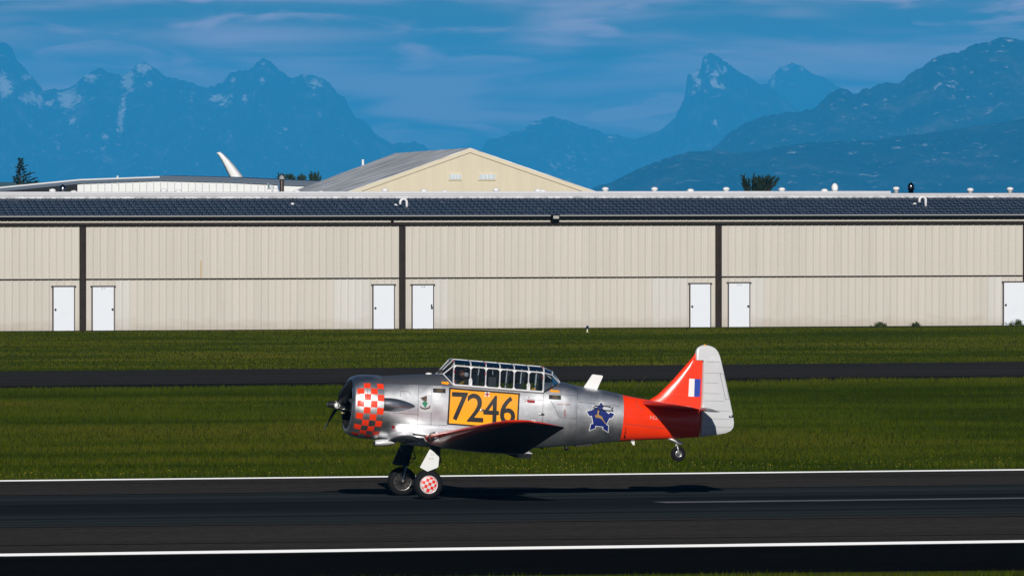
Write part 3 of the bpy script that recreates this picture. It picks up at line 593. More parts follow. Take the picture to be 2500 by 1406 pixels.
def roof_plane(a, c, ra, rc, nm):
    b = MB(); n = 12; P = [a + fo, c + fo, rc, ra]
    for top_ in (0, 1):
        for i_ in range(n + 1):
            for j_ in range(n + 1):
                p, q = P[0].lerp(P[1], i_ / n), P[3].lerp(P[2], i_ / n); b.v.append(tuple(p.lerp(q, j_ / n) + thk * (0.15 + top_)))
    m_ = n + 1; K = m_ * m_
    for i_ in range(n):
        for j_ in range(n):
            k = i_ * m_ + j_; b.f += [(k, k + 1, k + m_ + 1, k + m_), (K + k, K + k + m_, K + k + m_ + 1, K + k + 1)]
    for i_ in range(n):
        for k, st in ((i_ * m_, m_), (i_ * m_ + n, m_), (i_, 1), (n * m_ + i_, 1)): b.f.append((k, k + st, K + k + st, K + k))
    return b.build(nm, GROOF, gb)
roof_plane(apex, eL, rapex, rL, 'roof'); roof_plane(apex, eR, rapex, rR, 'roof')
nrm = (eR - eL).cross(Vector((0, 0, 1))).normalized(); nrm = nrm if nrm.y < 0 else -nrm
def strip(a, c, w, nm, m):
    d = fo * 1.0 + nrm * 0.03; b = MB(); q = [a + d, c + d, c + d - Vector((0, 0, w)), a + d - Vector((0, 0, w))]; b.prism(q, nrm * 0.02); b.build(nm, m, gb)
GTRIM = mat('gable_trim', (0.64, 0.575, 0.44), 0.6)
strip(apex + thk, eL + thk, 0.20, 'barge_board', GTRIM); strip(apex + thk, eR + thk, 0.20, 'barge_board', GTRIM)
# gable siding battens
ax_ = (eR - eL).normalized()
for i in range(-26, 27):
    p = (i * 0.62); zt = apex.z - abs(p) * (apex.z - fr_.z) / (fr_ - apex).length * 1.06 - 0.25
    if zt > 4.4:
        o = apex + ax_ * p + nrm * 0.012; b = MB(); b.prism([Vector((o.x - 0.02, o.y, 4.0)), Vector((o.x + 0.02, o.y, 4.0)), Vector((o.x + 0.02, o.y, zt)), Vector((o.x - 0.02, o.y, zt))], nrm * 0.024); b.build('siding_seam', GTRIM, gb)
def gable_window(u0, u1, v0, v1):
    def pt(u, v):
        q = ray(u, v); p0 = apex + gb.location; t = (p0 - CAM).dot(nrm) / q.dot(nrm); return CAM + q * t - gb.location
    a, c = pt(u0, v0), pt(u1, v1); w = empty('window'); w.parent = gb
    def rect(x0, x1, z0, z1, off, nm, m):
        P = [a + (c - a) * x0, a + (c - a) * x1]; zz = [a.z + (c.z - a.z) * z0, a.z + (c.z - a.z) * z1]
        q = [Vector((P[0].x, P[0].y, zz[0])), Vector((P[1].x, P[1].y, zz[0])), Vector((P[1].x, P[1].y, zz[1])), Vector((P[0].x, P[0].y, zz[1]))]
        MB().prism([k + nrm * off for k in q], nrm * 0.05).build(nm, m, w)
    rect(0, 1, 0, 1, 0.03, 'window_frame', GTRIM); rect(0.07, 0.93, 0.16, 0.84, 0.06, 'pane', mat('hazy_window', (0.55, 0.62, 0.66), 0.25))
    for i in range(1, 4): rect(0.07 + 0.86 * i / 4 - 0.012, 0.07 + 0.86 * i / 4 + 0.012, 0.16, 0.84, 0.075, 'mullion', DOORW)
gable_window(1095, 1128, 423, 441); gable_window(1167, 1212, 423, 441)
p = gl(886, 402, D2); MB().tube([p - Vector((0, 0, 0.8)), p + Vector((0, 0, 0.30))], 0.07, 8).build('vent_pipe', VENTW, gb)
p = gl(980, 405, D1 + 40); MB().lathe(p, (0, -0.3, 1), [(-0.3, 0.14), (0.05, 0.14), (0.1, 0.05)], 12).build('roof_vent', BLACKP, gb)

# white low building on the left
D3 = 660.0
wb = empty('metal_building', (at(400, 700, D3).x, at(400, 700, D3).y, 0)); tag(wb, 'white ribbed metal building with blue roof trim at the left behind the hangar', 'building')
def wlp(u, v, d=D3): return at(u, v, d) - wb.location
WM = mat('white_siding', (0.76, 0.78, 0.80), 0.5, var=0.03, vscale=1.0); WT = mat('blue_trim', (0.05, 0.085, 0.14), 0.4); WR = mat('pale_roof_edge', (0.62, 0.64, 0.68), 0.5)
prof_ = [(-520, 492), (0, 460), (195, 441), (390, 434), (560, 438), (700, 445), (860, 451)]
b = MB(); k = 0
top = [wlp(u, v + 6) for u, v in prof_]
b.v = [tuple(p) for p in top] + [(p.x, p.y, 0) for p in top] + [tuple(p + FWD * 30) for p in top] + [((p + FWD * 30).x, (p + FWD * 30).y, 0) for p in top]; n = len(top)
for i in range(n - 1):
    b.f += [(i, i + 1, n + i + 1, n + i), (2 * n + i, 3 * n + i, 3 * n + i + 1, 2 * n + i + 1)]
b.f += [(0, n, 3 * n, 2 * n), (n - 1, 3 * n - 1, 4 * n - 1, 2 * n - 1)]; b.build('wall', WM, wb)
def band(us, lo, hi, y0, y1, nm, m):
    b = MB()
    for (u0, v0), (u1, v1) in zip(us, us[1:]):
        a, c = wlp(u0, v0 + lo), wlp(u1, v1 + lo); a2, c2 = wlp(u0, v0 + hi), wlp(u1, v1 + hi); k = len(b.v)
        for (p, q) in ((a, a2), (c, c2)): b.v += [tuple(p + FWD * y0), tuple(q + FWD * y0), tuple(q + FWD * y1), tuple(p + FWD * y1)]
        b.f += [(k, k + 4, k + 5, k + 1), (k + 1, k + 5, k + 6, k + 2), (k + 2, k + 6, k + 7, k + 3), (k + 3, k + 7, k + 4, k)]
    b.build(nm, m, wb)
band(prof_[:4], 0, -3.5, -0.12, 31, 'roof', WR); band(prof_[3:], 0, -4.5, -0.12, 31, 'roof', WT)
band(prof_, 8, 0, -0.10, -0.02, 'fascia', WT)
# flat black sheet painted as the shade of the bay at the left end
b = MB(); a = wlp(-500, 489); c = wlp(188, 449); b.v = [(a.x, a.y - 0.1, a.z), (c.x, c.y - 0.1, c.z), (c.x, c.y - 0.1, 0), (a.x, a.y - 0.1, 0)]; b.f = [(0, 1, 2, 3)]; b.build('bay_shade', mat('bay_shade_black', (0.006, 0.007, 0.009), 0.8), wb)
for i in range(29):
    u = 205 + i * 17; v = np.interp(u, [q[0] for q in prof_], [q[1] for q in prof_]) + 8; a = wlp(u, v); MB().box(a.x - 0.035, a.x + 0.035, a.y - 0.05, a.y, 3.0, a.z).build('siding_rib', mat('white_siding_rib', (0.64, 0.66, 0.69), 0.5), wb)
a = wlp(680, 455); MB().box(a.x - 0.07, a.x + 0.07, a.y - 0.14, a.y - 0.02, 0, wlp(680, 447).z).build('downspout', mat('downspout_blue', (0.10, 0.19, 0.33), 0.5), wb)
a, c = wlp(652, 447), wlp(674, 461); sg = MB().box(a.x, c.x, a.y - 0.12, a.y - 0.06, c.z, a.z).build('sign_board', mat('sign_pale', (0.70, 0.76, 0.80), 0.5), wb)
b = MB()
for (x0, z0, x1, z1) in [(0.08, 0.1, 0.08, 0.9), (0.08, 0.45, 0.3, 0.9), (0.08, 0.5, 0.3, 0.1), (0.45, 0.35, 0.65, 0.6), (0.62, 0.1, 0.9, 0.1), (0.65, 0.1, 0.92, 0.85)]:
    p = Vector((a.x + (c.x - a.x) * x0, a.y - 0.13, c.z + (a.z - c.z) * z0)); q = Vector((a.x + (c.x - a.x) * x1, a.y - 0.13, c.z + (a.z - c.z) * z1)); b.tube([p, q], 0.025, 6)
b.build('sign_letters', mat('sign_teal', (0.04, 0.12, 0.15), 0.5), wb)
a = wlp(287, 434); MB().tube([a - Vector((0, 0, 0.4)), a + Vector((0, 0, 0.12))], 0.06, 8).build('vent_pipe', VENTW, wb)
# twin stack pipe in front of it
ps = empty('flue_stack', (at(688, 700, 505).x, at(688, 700, 505).y, 0)); tag(ps, 'dark twin flue stack with a pale cap beside the white building', 'flue')
z0 = at(688, 470, 505).z; z1 = at(688, 437, 505).z
for dx in (-0.07, 0.07): MB().tube([(dx, 0, 0), (dx, 0, z1)], 0.045, 8).build('flue_pipe', mat('flue_dark', (0.02, 0.015, 0.015), 0.5), ps)
MB().tube([(0, 0.03, 0), (0, 0.03, z1)], 0.04, 8).build('inner_pipe', mat('flue_rust', (0.30, 0.22, 0.18), 0.6), ps)
MB().lathe((0, 0, z1 - 0.02), (0, 0, 1), [(0, 0.13), (0.1, 0.13), (0.18, 0.06), (0.2, 0.01)], 14).build('cap', mat('flue_cap', (0.35, 0.36, 0.38), 0.4), ps)
# far dark hangar roof at the extreme left
D4 = 1300.0
fb = empty('distant_hangar', (at(60, 700, D4).x, at(60, 700, D4).y, 0)); tag(fb, 'low dark blue distant hangar roof under the conifer at the left', 'building')
a = at(-330, 446, D4) - fb.location; c = at(172, 447, D4) - fb.location
MB().box(a.x, c.x, a.y, a.y + 30, 0, a.z - 0.5).build('wall', mat('far_hangar_wall', (0.05, 0.09, 0.13), 0.6), fb)
MB().box(a.x - 0.4, c.x + 0.4, a.y - 0.4, a.y + 30.4, a.z - 0.5, a.z).build('roof', mat('far_hangar_roof', (0.02, 0.07, 0.10), 0.6), fb)

# raised wingtip of an airliner parked behind
D5 = 1000.0
aw = empty('airliner_wing', (at(575, 700, D5).x, at(575, 700, D5).y, 0)); tag(aw, 'white upswept airliner wingtip sticking up above the white building', 'aircraft wing')
def al(u, v): return at(u, v, D5) - aw.location
le = [(528, 373.5), (532, 378), (540, 391), (548, 407), (556, 424), (562, 436), (566, 450)]; te = [(538, 371), (548, 379), (562, 393), (575, 408), (587, 423), (597, 437), (608, 452)]
b = MB(); V = []
for (l0, t0) in zip(le, te):
    p, q = al(*l0), al(*t0); th = (q - p).length * 0.05 + 0.03
    for f_, s in ((0, 0), (0.25, 1), (0.6, 0.8), (1, 0.1), (0.6, -0.8), (0.25, -1)): V.append(tuple(p.lerp(q, f_) + Vector((0, th * s, 0))))
b.v = V; m_ = 6
for i in range(len(le) - 1):
    for j in range(m_): b.f.append((i * m_ + j, i * m_ + (j + 1) % m_, (i + 1) * m_ + (j + 1) % m_, (i + 1) * m_ + j))
b.f += [tuple(range(5, -1, -1)), tuple(range(len(V) - 6, len(V)))]
b.build('wingtip', mat('airliner_white', (0.78, 0.79, 0.81), 0.35), aw, True)
p, q = al(566, 450), al(608, 452); MB().prism([p, q, q + Vector((1.5, 14, -1.2)), p + Vector((-1.0, 14, -1.2))], (0, 0, 0.35)).build('wing_panel', mat('airliner_white', (0, 0, 0)), aw)

# ------------------------------------------------------------------ trees
NEED = mat('conifer_needles', (0.018, 0.030, 0.014), 0.9, spec=0.1, var=0.4, vscale=1.5); LEAF = mat('broad_leaves', (0.03, 0.05, 0.02), 0.9, spec=0.1, var=0.4, vscale=1.5)
BARK = mat('tree_bark', (0.05, 0.038, 0.028), 0.95)
def foliage(tris, pts_dirs, size):
    for p, d in pts_dirs:
        for _ in range(2):
            a = Vector((random.gauss(0, 1), random.gauss(0, 1), random.gauss(0, 1))).normalized(); w = d.cross(a).normalized()
            s = size * random.uniform(0.6, 1.4); k = len(tris.v)
            tris.v += [tuple(p - w * s * 0.22), tuple(p + w * s * 0.22), tuple(p + d * s + Vector((0, 0, random.uniform(-.1, .1) * s)))]; tris.f.append((k, k + 1, k + 2))
def conifer(name, u, vtop, d, hvis, rad, label, lean=0.0, lop=0.5):
    top = at(u, vtop, d); zb = z_ground(top.x, top.y); t = empty(name, (top.x, top.y, zb)); tag(t, label, 'tree'); H = top.z - zb
    MB().tube([(0, 0, 0), (0, 0, H * 0.6), (0, 0, H)], [H * 0.022, H * 0.012, 0.02], 8).build('trunk', BARK, t)
    tr = MB(); z = H
    while z > 0.8:
        f = (H - z); Rr = max(0.15, rad * f / hvis) if f < hvis else rad * (1 + (f - hvis) / hvis * 0.25)
        for k in range(7):
            a = random.uniform(0, 2 * math.pi); Lb = Rr * random.uniform(0.45, 1.15) * (1 + lop * math.cos(a - 0.0)); dv = Vector((math.cos(a), math.sin(a), random.uniform(0.05, 0.45))).normalized()
            m_ = max(5, int(Lb * 16))
            foliage(tr, [(Vector((0, 0, z)) + dv * Lb * (i / m_), (dv + Vector((random.gauss(0, .5), random.gauss(0, .5), random.gauss(0, .5)))).normalized()) for i in range(1, m_ + 1)], 0.20)
        z -= max(0.13, 0.17 + 0.03 * f)
    tr.build('crown', NEED, t, fix=False); return t
conifer('conifer_tree', 49, 390, 860, 2.0, 1.15, 'dark pointed conifer top with a long right branch at the far left', lop=0.45)
def bushy(name, u0, u1, vtop, vb, d, label, m, lean=0.0, n=26, leaf=0.28, up=1.0):
    c = at((u0 + u1) / 2, vb, d); zb = z_ground(c.x, c.y); t = empty(name, (c.x, c.y, zb)); tag(t, label, 'tree')
    W = (u1 - u0) * d / F; Hh = (vb - vtop) * d / F; z0 = c.z - zb
    MB().tube([(0, 0, 0), (0.05, 0, z0 * 0.6), (0, 0, z0 - 0.3)], [0.25, 0.2, 0.12], 8).build('trunk', BARK, t)
    tr = MB(); limbs = MB()
    for i in range(n):
        fx = (i + 0.5) / n; x = (fx - 0.5) * W * 0.75; yy = random.uniform(-0.35, 0.35) * W
        tip = Vector((x * 1.25 + lean * Hh * random.uniform(0.5, 1.0), yy, z0 + Hh * random.uniform(0.45, 1.0) * (1 - 0.25 * abs(fx - 0.45) * up))); base = Vector((x * 0.35, yy * 0.3, z0 - Hh * 0.9))
        limbs.tube([base, base.lerp(tip, 0.5) + Vector((0, 0, 0.1)), tip], [0.05, 0.03, 0.01], 5); dv = (tip - base).normalized(); m_ = 26
        foliage(tr, [(base.lerp(tip, k / m_), (dv + Vector((random.gauss(0, .45), random.gauss(0, .45), random.gauss(0, .45)))).normalized()) for k in range(8, m_ + 1) for _ in range(2)], leaf)
    limbs.build('limb', BARK, t); tr.build('crown', m, t, fix=False)
bushy('pine_tree', 1802, 1880, 428, 466, 840, 'dark spreading pine top above the hangar roof right of centre', NEED, 0.45, 44, 0.30)
for u0, u1, vt, lb in [(680, 700, 425, 'tiny dark treetop just left of the twin flue stack'), (703, 722, 430, 'tiny rounded treetop right of the twin flue stack'), (727, 748, 428, 'small middle treetop left of the weathered grey roof'), (754, 782, 421, 'small pointed treetop touching the weathered grey roof')]:
    bushy('broadleaf_tree', u0, u1, vt, 446, 1120, lb, LEAF, 0.0, 10, 0.34)
def weed(u, v, w, h, label, fl=False):
    p = on_y(u, v, YW - 0.6); t = empty('weed_clump', (p.x, YW - 0.6, 0)); tag(t, label, 'weed'); tr = MB()
    for i in range(70):
        x = random.gauss(0, w / 4); hh = h * random.uniform(0.3, 1.0) * max(0.3, 1 - abs(x) / w); k = len(tr.v); lx = random.gauss(0, 0.08)
        tr.v += [(x - 0.012, random.uniform(-.15, .15), 0), (x + 0.012, random.uniform(-.15, .15), 0), (x + lx, random.uniform(-.1, .1), hh)]; tr.f.append((k, k + 1, k + 2))
        foliage(tr, [(Vector((x + lx * f_, random.uniform(-.1, .1), hh * f_)), Vector((random.gauss(0, 1), random.gauss(0, 1), random.uniform(0.2, 1))).normalized()) for f_ in (0.4, 0.6, 0.8, 1.0)], 0.07)
    tr.build('leaves', mat('weed_green', (0.07, 0.09, 0.03), 0.9, spec=0.1, var=0.3, vscale=8), t, fix=False)
weed(2482, 797, 0.9, 0.30, 'green weed clump in front of the rightmost white door'); weed(2150, 798, 0.55, 0.22, 'yellowish weed clump at the hangar foot right of centre'); weed(2236, 798, 0.25, 0.20, 'single thin weed between the two clumps at the hangar foot')
# taxiway edge light
p = on_ground(1434, 812); tl = empty('taxiway_light', (p.x, p.y, 0)); tag(tl, 'small blue topped edge light standing in the far grass', 'edge light')
MB().lathe((0, 0, 0), (0, 0, 1), [(0, 0.07), (0.02, 0.07), (0.03, 0.03), (0.16, 0.03)], 12).build('stem', mat('light_base_white', (0.7, 0.66, 0.5), 0.5), tl)
MB().lathe((0, 0, 0.16), (0, 0, 1), [(0, 0.045), (0.02, 0.06), (0.09, 0.06), (0.13, 0.045), (0.145, 0.01)], 12).build('lamp_globe', mat('light_blue_glass', (0.01, 0.03, 0.07), 0.2), tl)

# ------------------------------------------------------------------ the trainer aircraft
AORG = Vector((-2.54, 0.31, 0.0))
AROT = Matrix.Rotation(R(-7.0), 4, 'Z') @ Matrix.Rotation(R(4.4), 4, 'Y') @ Matrix.Rotation(R(-0.2), 4, 'X')
AMAT = Matrix.Translation(AORG) @ AROT
AINV = AMAT.inverted()
O_L = AINV @ CAM
def AP(u, v, y):
    q = AINV.to_3x3() @ ray(u, v); return O_L + q * ((y - O_L.y) / q.y)
air = empty('trainer_airplane'); air.matrix_world = AMAT
tag(air, 'silver vintage trainer airplane with red tail and checkered cowling rolling on the runway', 'airplane')

# --- fuselage
ST = [  # u, top v, bottom v, half width, exponent
    (912, 921, 1070, .610, 2.1), (936, 919, 1074, .605, 2.1), (965, 917.5, 1079, .59, 2.15), (1000, 916, 1085, .57, 2.2), (1035, 914.5, 1089, .55, 2.25), (1062, 914, 1091, .535, 2.3), (1085, 917, 1092, .525, 2.3),
    (1108, 922, 1094, .515, 2.35), (1200, 930, 1098, .49, 2.4), (1325, 935.5, 1095, .45, 2.35), (1368, 934.5, 1092, .43, 2.3), (1385, 938.5, 1091, .42, 2.25), (1405, 943.5, 1089.5, .405, 2.2), (1430, 948, 1087, .385, 2.15), (1480, 957, 1082.5, .34, 2.1),
    (1514, 965, 1080, .31, 2.1), (1560, 974, 1077, .265, 2.1), (1600, 981, 1075, .22, 2.1), (1650, 990, 1072.5, .16, 2.1), (1708, 1000, 1069, .075, 2.1)]
def stz(u, v): p = AP(u, v, 0); return p.x, p.z
fx_, ft_, fb_, fw_, fn_ = [], [], [], [], []
for u, vt, vb, w, n in ST:
    xa, za = stz(u, vt); xb, zb = stz(u, vb); fx_.append(AP(u, (vt + vb) / 2, 0).x); ft_.append(za); fb_.append(zb); fw_.append(w); fn_.append(n)
f_top, f_bot, f_w, f_n = hermite(fx_, ft_), hermite(fx_, fb_), hermite(fx_, fw_), hermite(fx_, fn_)
def side_y(x, z):
    zt, zb, w, n = f_top(x), f_bot(x), f_w(x), f_n(x); t = abs((z - (zt + zb) / 2) / ((zt - zb) / 2)); t = min(t, 0.9995)
    return w * (1 - t ** n) ** (1 / n)
def sect(x, N=72):
    zt, zb, w, n = f_top(x), f_bot(x), f_w(x), f_n(x); zc, h = (zt + zb) / 2, (zt - zb) / 2; o = []
    for k in range(N):
        a = 2 * math.pi * k / N; c, s = math.cos(a), math.sin(a)
        o.append((x, w * math.copysign(abs(c) ** (2 / n), c), zc + h * math.copysign(abs(s) ** (2 / n), s)))
    return o
XS0, XS1 = AP(1107, 941, -.42).x, AP(1330, 960, -.42).x     # cockpit opening
ZS0, ZS1 = AP(1107, 942, -.42).z, AP(1330, 960, -.42).z
def sill(x): return ZS0 + (ZS1 - ZS0) * (x - XS0) / (XS1 - XS0)
XC = AP(1514, 1020, 0).x
def shell(x0, x1, n, name, m, open_=False, capend=False):
    xs = sorted(set(list(np.linspace(x0, x1, n)) + ([XS0 + 0.01, XS1 - 0.01] if open_ else []))); N = 72; V = []; Fc = []
    for x in xs: V += sect(x, N)
    for i in range(len(xs) - 1):
        xm = (xs[i] + xs[i + 1]) / 2
        for k in range(N):
            q = (i * N + k, i * N + (k + 1) % N, (i + 1) * N + (k + 1) % N, (i + 1) * N + k)
            if open_ and XS0 < xm < XS1 and sum(V[j][2] for j in q) / 4 > sill(xm) + 0.005: continue
            Fc.append(q)
    if capend: Fc.append(tuple(range((len(xs) - 1) * N, len(xs) * N)))
    o = mesh_obj(name, V, Fc, m, air, True)
    bm = bmesh.new(); bm.from_mesh(o.data); bmesh.ops.recalc_face_normals(bm, faces=bm.faces); bm.to_mesh(o.data); bm.free()
    return o
fus = shell(fx_[0], XC, 84, 'fuselage', ALU, True)
fus.data.materials.append(mat('deck_grey', (0.26, 0.27, 0.30), 0.38, 0.8))  # deck ahead of the cockpit is darker above the seam plane
_a, _b = AP(938, 938, -.5), AP(1107, 945, -.5)
_n = Vector((_b.x - _a.x, 0, _b.z - _a.z)).cross(Vector((0, 1, 0))).normalized(); _n = _n if _n.z > 0 else -_n
bm = bmesh.new(); bm.from_mesh(fus.data); bmesh.ops.bisect_plane(bm, geom=bm.verts[:] + bm.edges[:] + bm.faces[:], plane_co=_a, plane_no=_n)
for f_ in bm.faces:
    c_ = f_.calc_center_median()
    if c_.x < XS0 and (c_ - _a).dot(_n) > 0: f_.material_index = 1
bm.to_mesh(fus.data); bm.free(); fus.data.polygons.foreach_set('use_smooth', [True] * len(fus.data.polygons))
shell(XC, fx_[-1], 40, 'tail_cone', REDP, False, True)['label'] = 'day glow red tail section'
# cockpit interior liner
V = []; Fc = []; xs = np.linspace(XS0 + 0.02, XS1 - 0.02, 14)
for x in xs:
    w = side_y(x, sill(x)) - 0.03; V += [(x, -w, sill(x) - 0.03), (x, -w * 0.95, sill(x) - 0.55), (x, w * 0.95, sill(x) - 0.55), (x, w, sill(x) - 0.03)]
for i in range(len(xs) - 1):
    for k in range(3): Fc.append((4 * i + k, 4 * i + k + 1, 4 * i + 5 + k, 4 * i + 4 + k))
Fc += [(0, 1, 2, 3), tuple(4 * (len(xs) - 1) + k for k in (3, 2, 1, 0))]
mesh_obj('cockpit_tub', V, Fc, GREYB, air)

def surf_px(u, v, off=0.004):
    y = -0.45
    for _ in range(30):
        p = AP(u, v, y); y = 0.5 * y + 0.5 * (-side_y(p.x, p.z))
    p = AP(u, v, y)
    e = 0.01; dydx = (side_y(p.x + e, p.z) - side_y(p.x - e, p.z)) / (2 * e); dydz = (side_y(p.x, p.z + e) - side_y(p.x, p.z - e)) / (2 * e)
    nrm = Vector((-dydx, -1, -dydz)).normalized(); return p + nrm * off
def decal(name, polys, m, off=0.004, surf=None, parent=None, maxlen=7.0, mapper=None):
    """flat paint laid on the skin; polys are outlines (or (verts, faces) of lettering)"""
    bm = bmesh.new()
    for P in polys:
        if isinstance(P, tuple): V2, F2 = P
        else: V2, F2 = P, [tuple(range(len(P)))]
        vs = [bm.verts.new((a, b, 0)) for a, b in V2]
        for f in F2:
            try: bm.faces.new([vs[i] for i in f])
            except ValueError: pass
    bmesh.ops.triangulate(bm, faces=bm.faces)
    for _ in range(6):
        lg = [e for e in bm.edges if e.calc_length() > maxlen]
        if not lg: break
        bmesh.ops.subdivide_edges(bm, edges=lg, cuts=1); bmesh.ops.triangulate(bm, faces=bm.faces)
    fn = mapper or surf_px
    for v in bm.verts: v.co = fn(v.co.x, v.co.y, off)
    for f in bm.faces:
        f.normal_update()
        if f.normal.y > 0: f.normal_flip()
    return bm_obj(name, bm, m, parent or air, True)
def glyph(txt, x0, y0, x1, y1, slope=0.0, shear=0.0):
    """lettering that fills the box (picture units, y down)"""
    V2, F2 = font_mesh(txt); ax, bx = min(v[0] for v in V2), max(v[0] for v in V2); ay, by = min(v[1] for v in V2), max(v[1] for v in V2)
    o = []
    for a, b in V2:
        s = (a - ax) / (bx - ax); t = (by - b) / (by - ay); o.append((x0 + (x1 - x0) * s - shear * (y1 - y0) * t, y0 + (y1 - y0) * t + slope * (x1 - x0) * s))
    return (o, F2)
def rect(a, b, c, d): return [(a, b), (c, b), (c, d), (a, d)]
def inset(P, k):
    P = [Vector(p) for p in P]; n = len(P); area = sum(P[i].x * P[(i + 1) % n].y - P[(i + 1) % n].x * P[i].y for i in range(n)); sg = 1 if area > 0 else -1; o = []
    for i in range(n):
        a, b, c = P[i - 1], P[i], P[(i + 1) % n]; d1 = (b - a).normalized(); d2 = (c - b).normalized(); n1 = Vector((-d1.y, d1.x)) * sg; n2 = Vector((-d2.y, d2.x)) * sg
        bi = (n1 + n2); L = bi.length_squared / 2; o.append(tuple(b + bi * (k / max(0.35, L))))
    return o
NP = [(1096.4, 947.8), (1269.5, 961.8), (1264.5, 1051), (1091.5, 1038.2)]
pl = decal('number_panel', [NP], BLACKP, 0.003)
decal('panel_field', [inset(NP, 4.0)], YEL, 0.005, parent=pl)
def z1(x, y): return (780 + x / 3.515, 840 + y / 3.515)
for ch, (a, b, c, d) in {'7': (1140, 421, 1273, 656), '2': (1272, 432, 1408, 668), '4': (1412, 448, 1540, 682), '6': (1556, 456, 1680, 692)}.items():
    p, q = z1(a, b), z1(c, d); g = glyph(ch, p[0], p[1], q[0], q[1], 0.05, 0.03)
    decal('number', [g], BLACKP, 0.007, parent=pl, maxlen=5)
    # heavier strokes: the same figure again, nudged
    for k, (du, dv) in enumerate([(1.1, 0), (-1.1, 0), (0, 1.0), (0, -1.0)]):
        decal('number_stroke', [([(x + du, y + dv) for x, y in g[0]], g[1])], BLACKP, 0.0074 + 0.0004 * k, parent=pl, maxlen=5)
decal('medical_mark', [rect(1183.5, 959.5, 1194.5, 970)], WHITEP, 0.0095); decal('medical_cross', [rect(1187.2, 960, 1190.8, 969.8), rect(1183.8, 963.2, 1187.1, 966.4), rect(1190.9, 963.2, 1194.2, 966.4)], DKRED, 0.0115)
decal('arrow', [[(1078, 933.5), (1091, 934.6), (1091, 932.6), (1097.5, 938), (1090.5, 942), (1090.5, 940.4), (1078, 939)]], YEL, 0.004)
decal('arrow', [[(1341.5, 955), (1348, 951.5), (1348, 953.6), (1365.5, 955.2), (1365, 960.3), (1348, 958.8), (1347.6, 960.6)]], YEL, 0.004)
for r_ in ((1057, 949.5, 1088, 961), (1340, 965.5, 1369.5, 977)):
    pc = decal('placard', [[(r_[0], r_[1]), (r_[2], r_[1] + 1.6), (r_[2], r_[3] + 0.6), (r_[0], r_[3] - 1.0)]], BLACKP, 0.004)
    for k in range(4): decal('placard_line', [rect(r_[0] + 8 + (k % 2) * 2, r_[1] + 2.6 + 2 * k, r_[2] - 8, r_[1] + 3.3 + 2 * k)], mat('placard_gold', (0.20, 0.12, 0.03), 0.5), 0.006, parent=pc)
decal('access_mark', [[(1288, 977.5), (1304, 979), (1306.5, 981), (1306, 984.5), (1303, 985.8), (1289, 984.6), (1286.5, 982), (1286.5, 979)]], DKRED, 0.004)
decal('access_mark', [rect(1281, 978, 1282, 984), rect(1282, 980.5, 1286, 981.5), [(1289.5, 971), (1293, 972.3), (1289.5, 973.8)], rect(1378, 1002, 1380.2, 1019)], DKRED, 0.004)
decal('stencil', [glyph('RESCUE', 1361, 987, 1375, 990, 0.03)], DKRED, 0.004); decal('stencil', [glyph('MARKER', 1379, 988, 1392, 991, 0.03)], DKRED, 0.004)
decal('stencil', [glyph('PUSH HERE', 1145, 954.5, 1170, 957.5, 0.05)], BROWN, 0.0095); decal('stencil', [glyph('FIRST AID', 1199, 958.5, 1222, 961.5, 0.05)], BROWN, 0.0095)
decal('fuel_mark', [[(960.5 + 4.2 * math.cos(a), 1044.5 + 4.2 * math.sin(a)) for a in np.linspace(0, 6.283, 14)[:-1]]], DKRED, 0.004); decal('stencil', [glyph('FUEL', 955, 1051, 966, 1054)], DKRED, 0.004)
# star shaped castle insignia with leaping antelope
def z6(L): return [(1400 + x / 11.72, 960 + y / 11.72) for x, y in L]
CST = z6([(785, 248), (872, 365), (895, 405), (855, 452), (925, 510), (1005, 592), (1042, 545), (1195, 610), (1085, 765), (1040, 742), (955, 910), (1012, 940), (1002, 1150), (825, 1050), (835, 990), (640, 965), (635, 1030), (440, 1105), (488, 882), (548, 880), (510, 680), (455, 697), (350, 530), (525, 488), (560, 550), (670, 470), (718, 450), (690, 400), (712, 360)])
ins = decal('insignia', [CST], WHITEP, 0.004, maxlen=4); ins['label'] = 'blue five pointed castle insignia with white edge'
decal('insignia_field', [inset(CST, 1.35)], BLUE, 0.006, parent=ins, maxlen=4)
decal('insignia_bar', [z6([(708, 362), (880, 378), (884, 396), (704, 380)])], WHITEP, 0.008, parent=ins)
decal('antelope', [z6([(700, 505), (722, 515), (742, 530), (724, 556), (718, 600), (724, 642), (762, 660), (812, 690), (832, 715), (832, 748), (862, 782), (882, 832), (928, 862), (872, 850), (922, 892), (898, 890), (848, 812), (800, 762), (768, 737), (718, 727), (680, 705), (660, 682), (646, 690), (665, 745), (632, 702), (608, 660), (634, 640), (668, 662), (668, 620), (690, 580), (682, 545)])], GOLD, 0.008, parent=ins, maxlen=4)
pts = [surf_px(*z6([(x, y)])[0], 0.035) for x, y in [(1130, 430), (1060, 440), (1090, 480), (1130, 520), (1000, 520), (820, 500), (680, 470), (580, 440), (540, 400), (600, 385), (700, 385), (850, 385), (1000, 405), (1080, 425)]]
MB().tube(pts, 0.009, 6).build('grab_handle', STEEL, air, True)
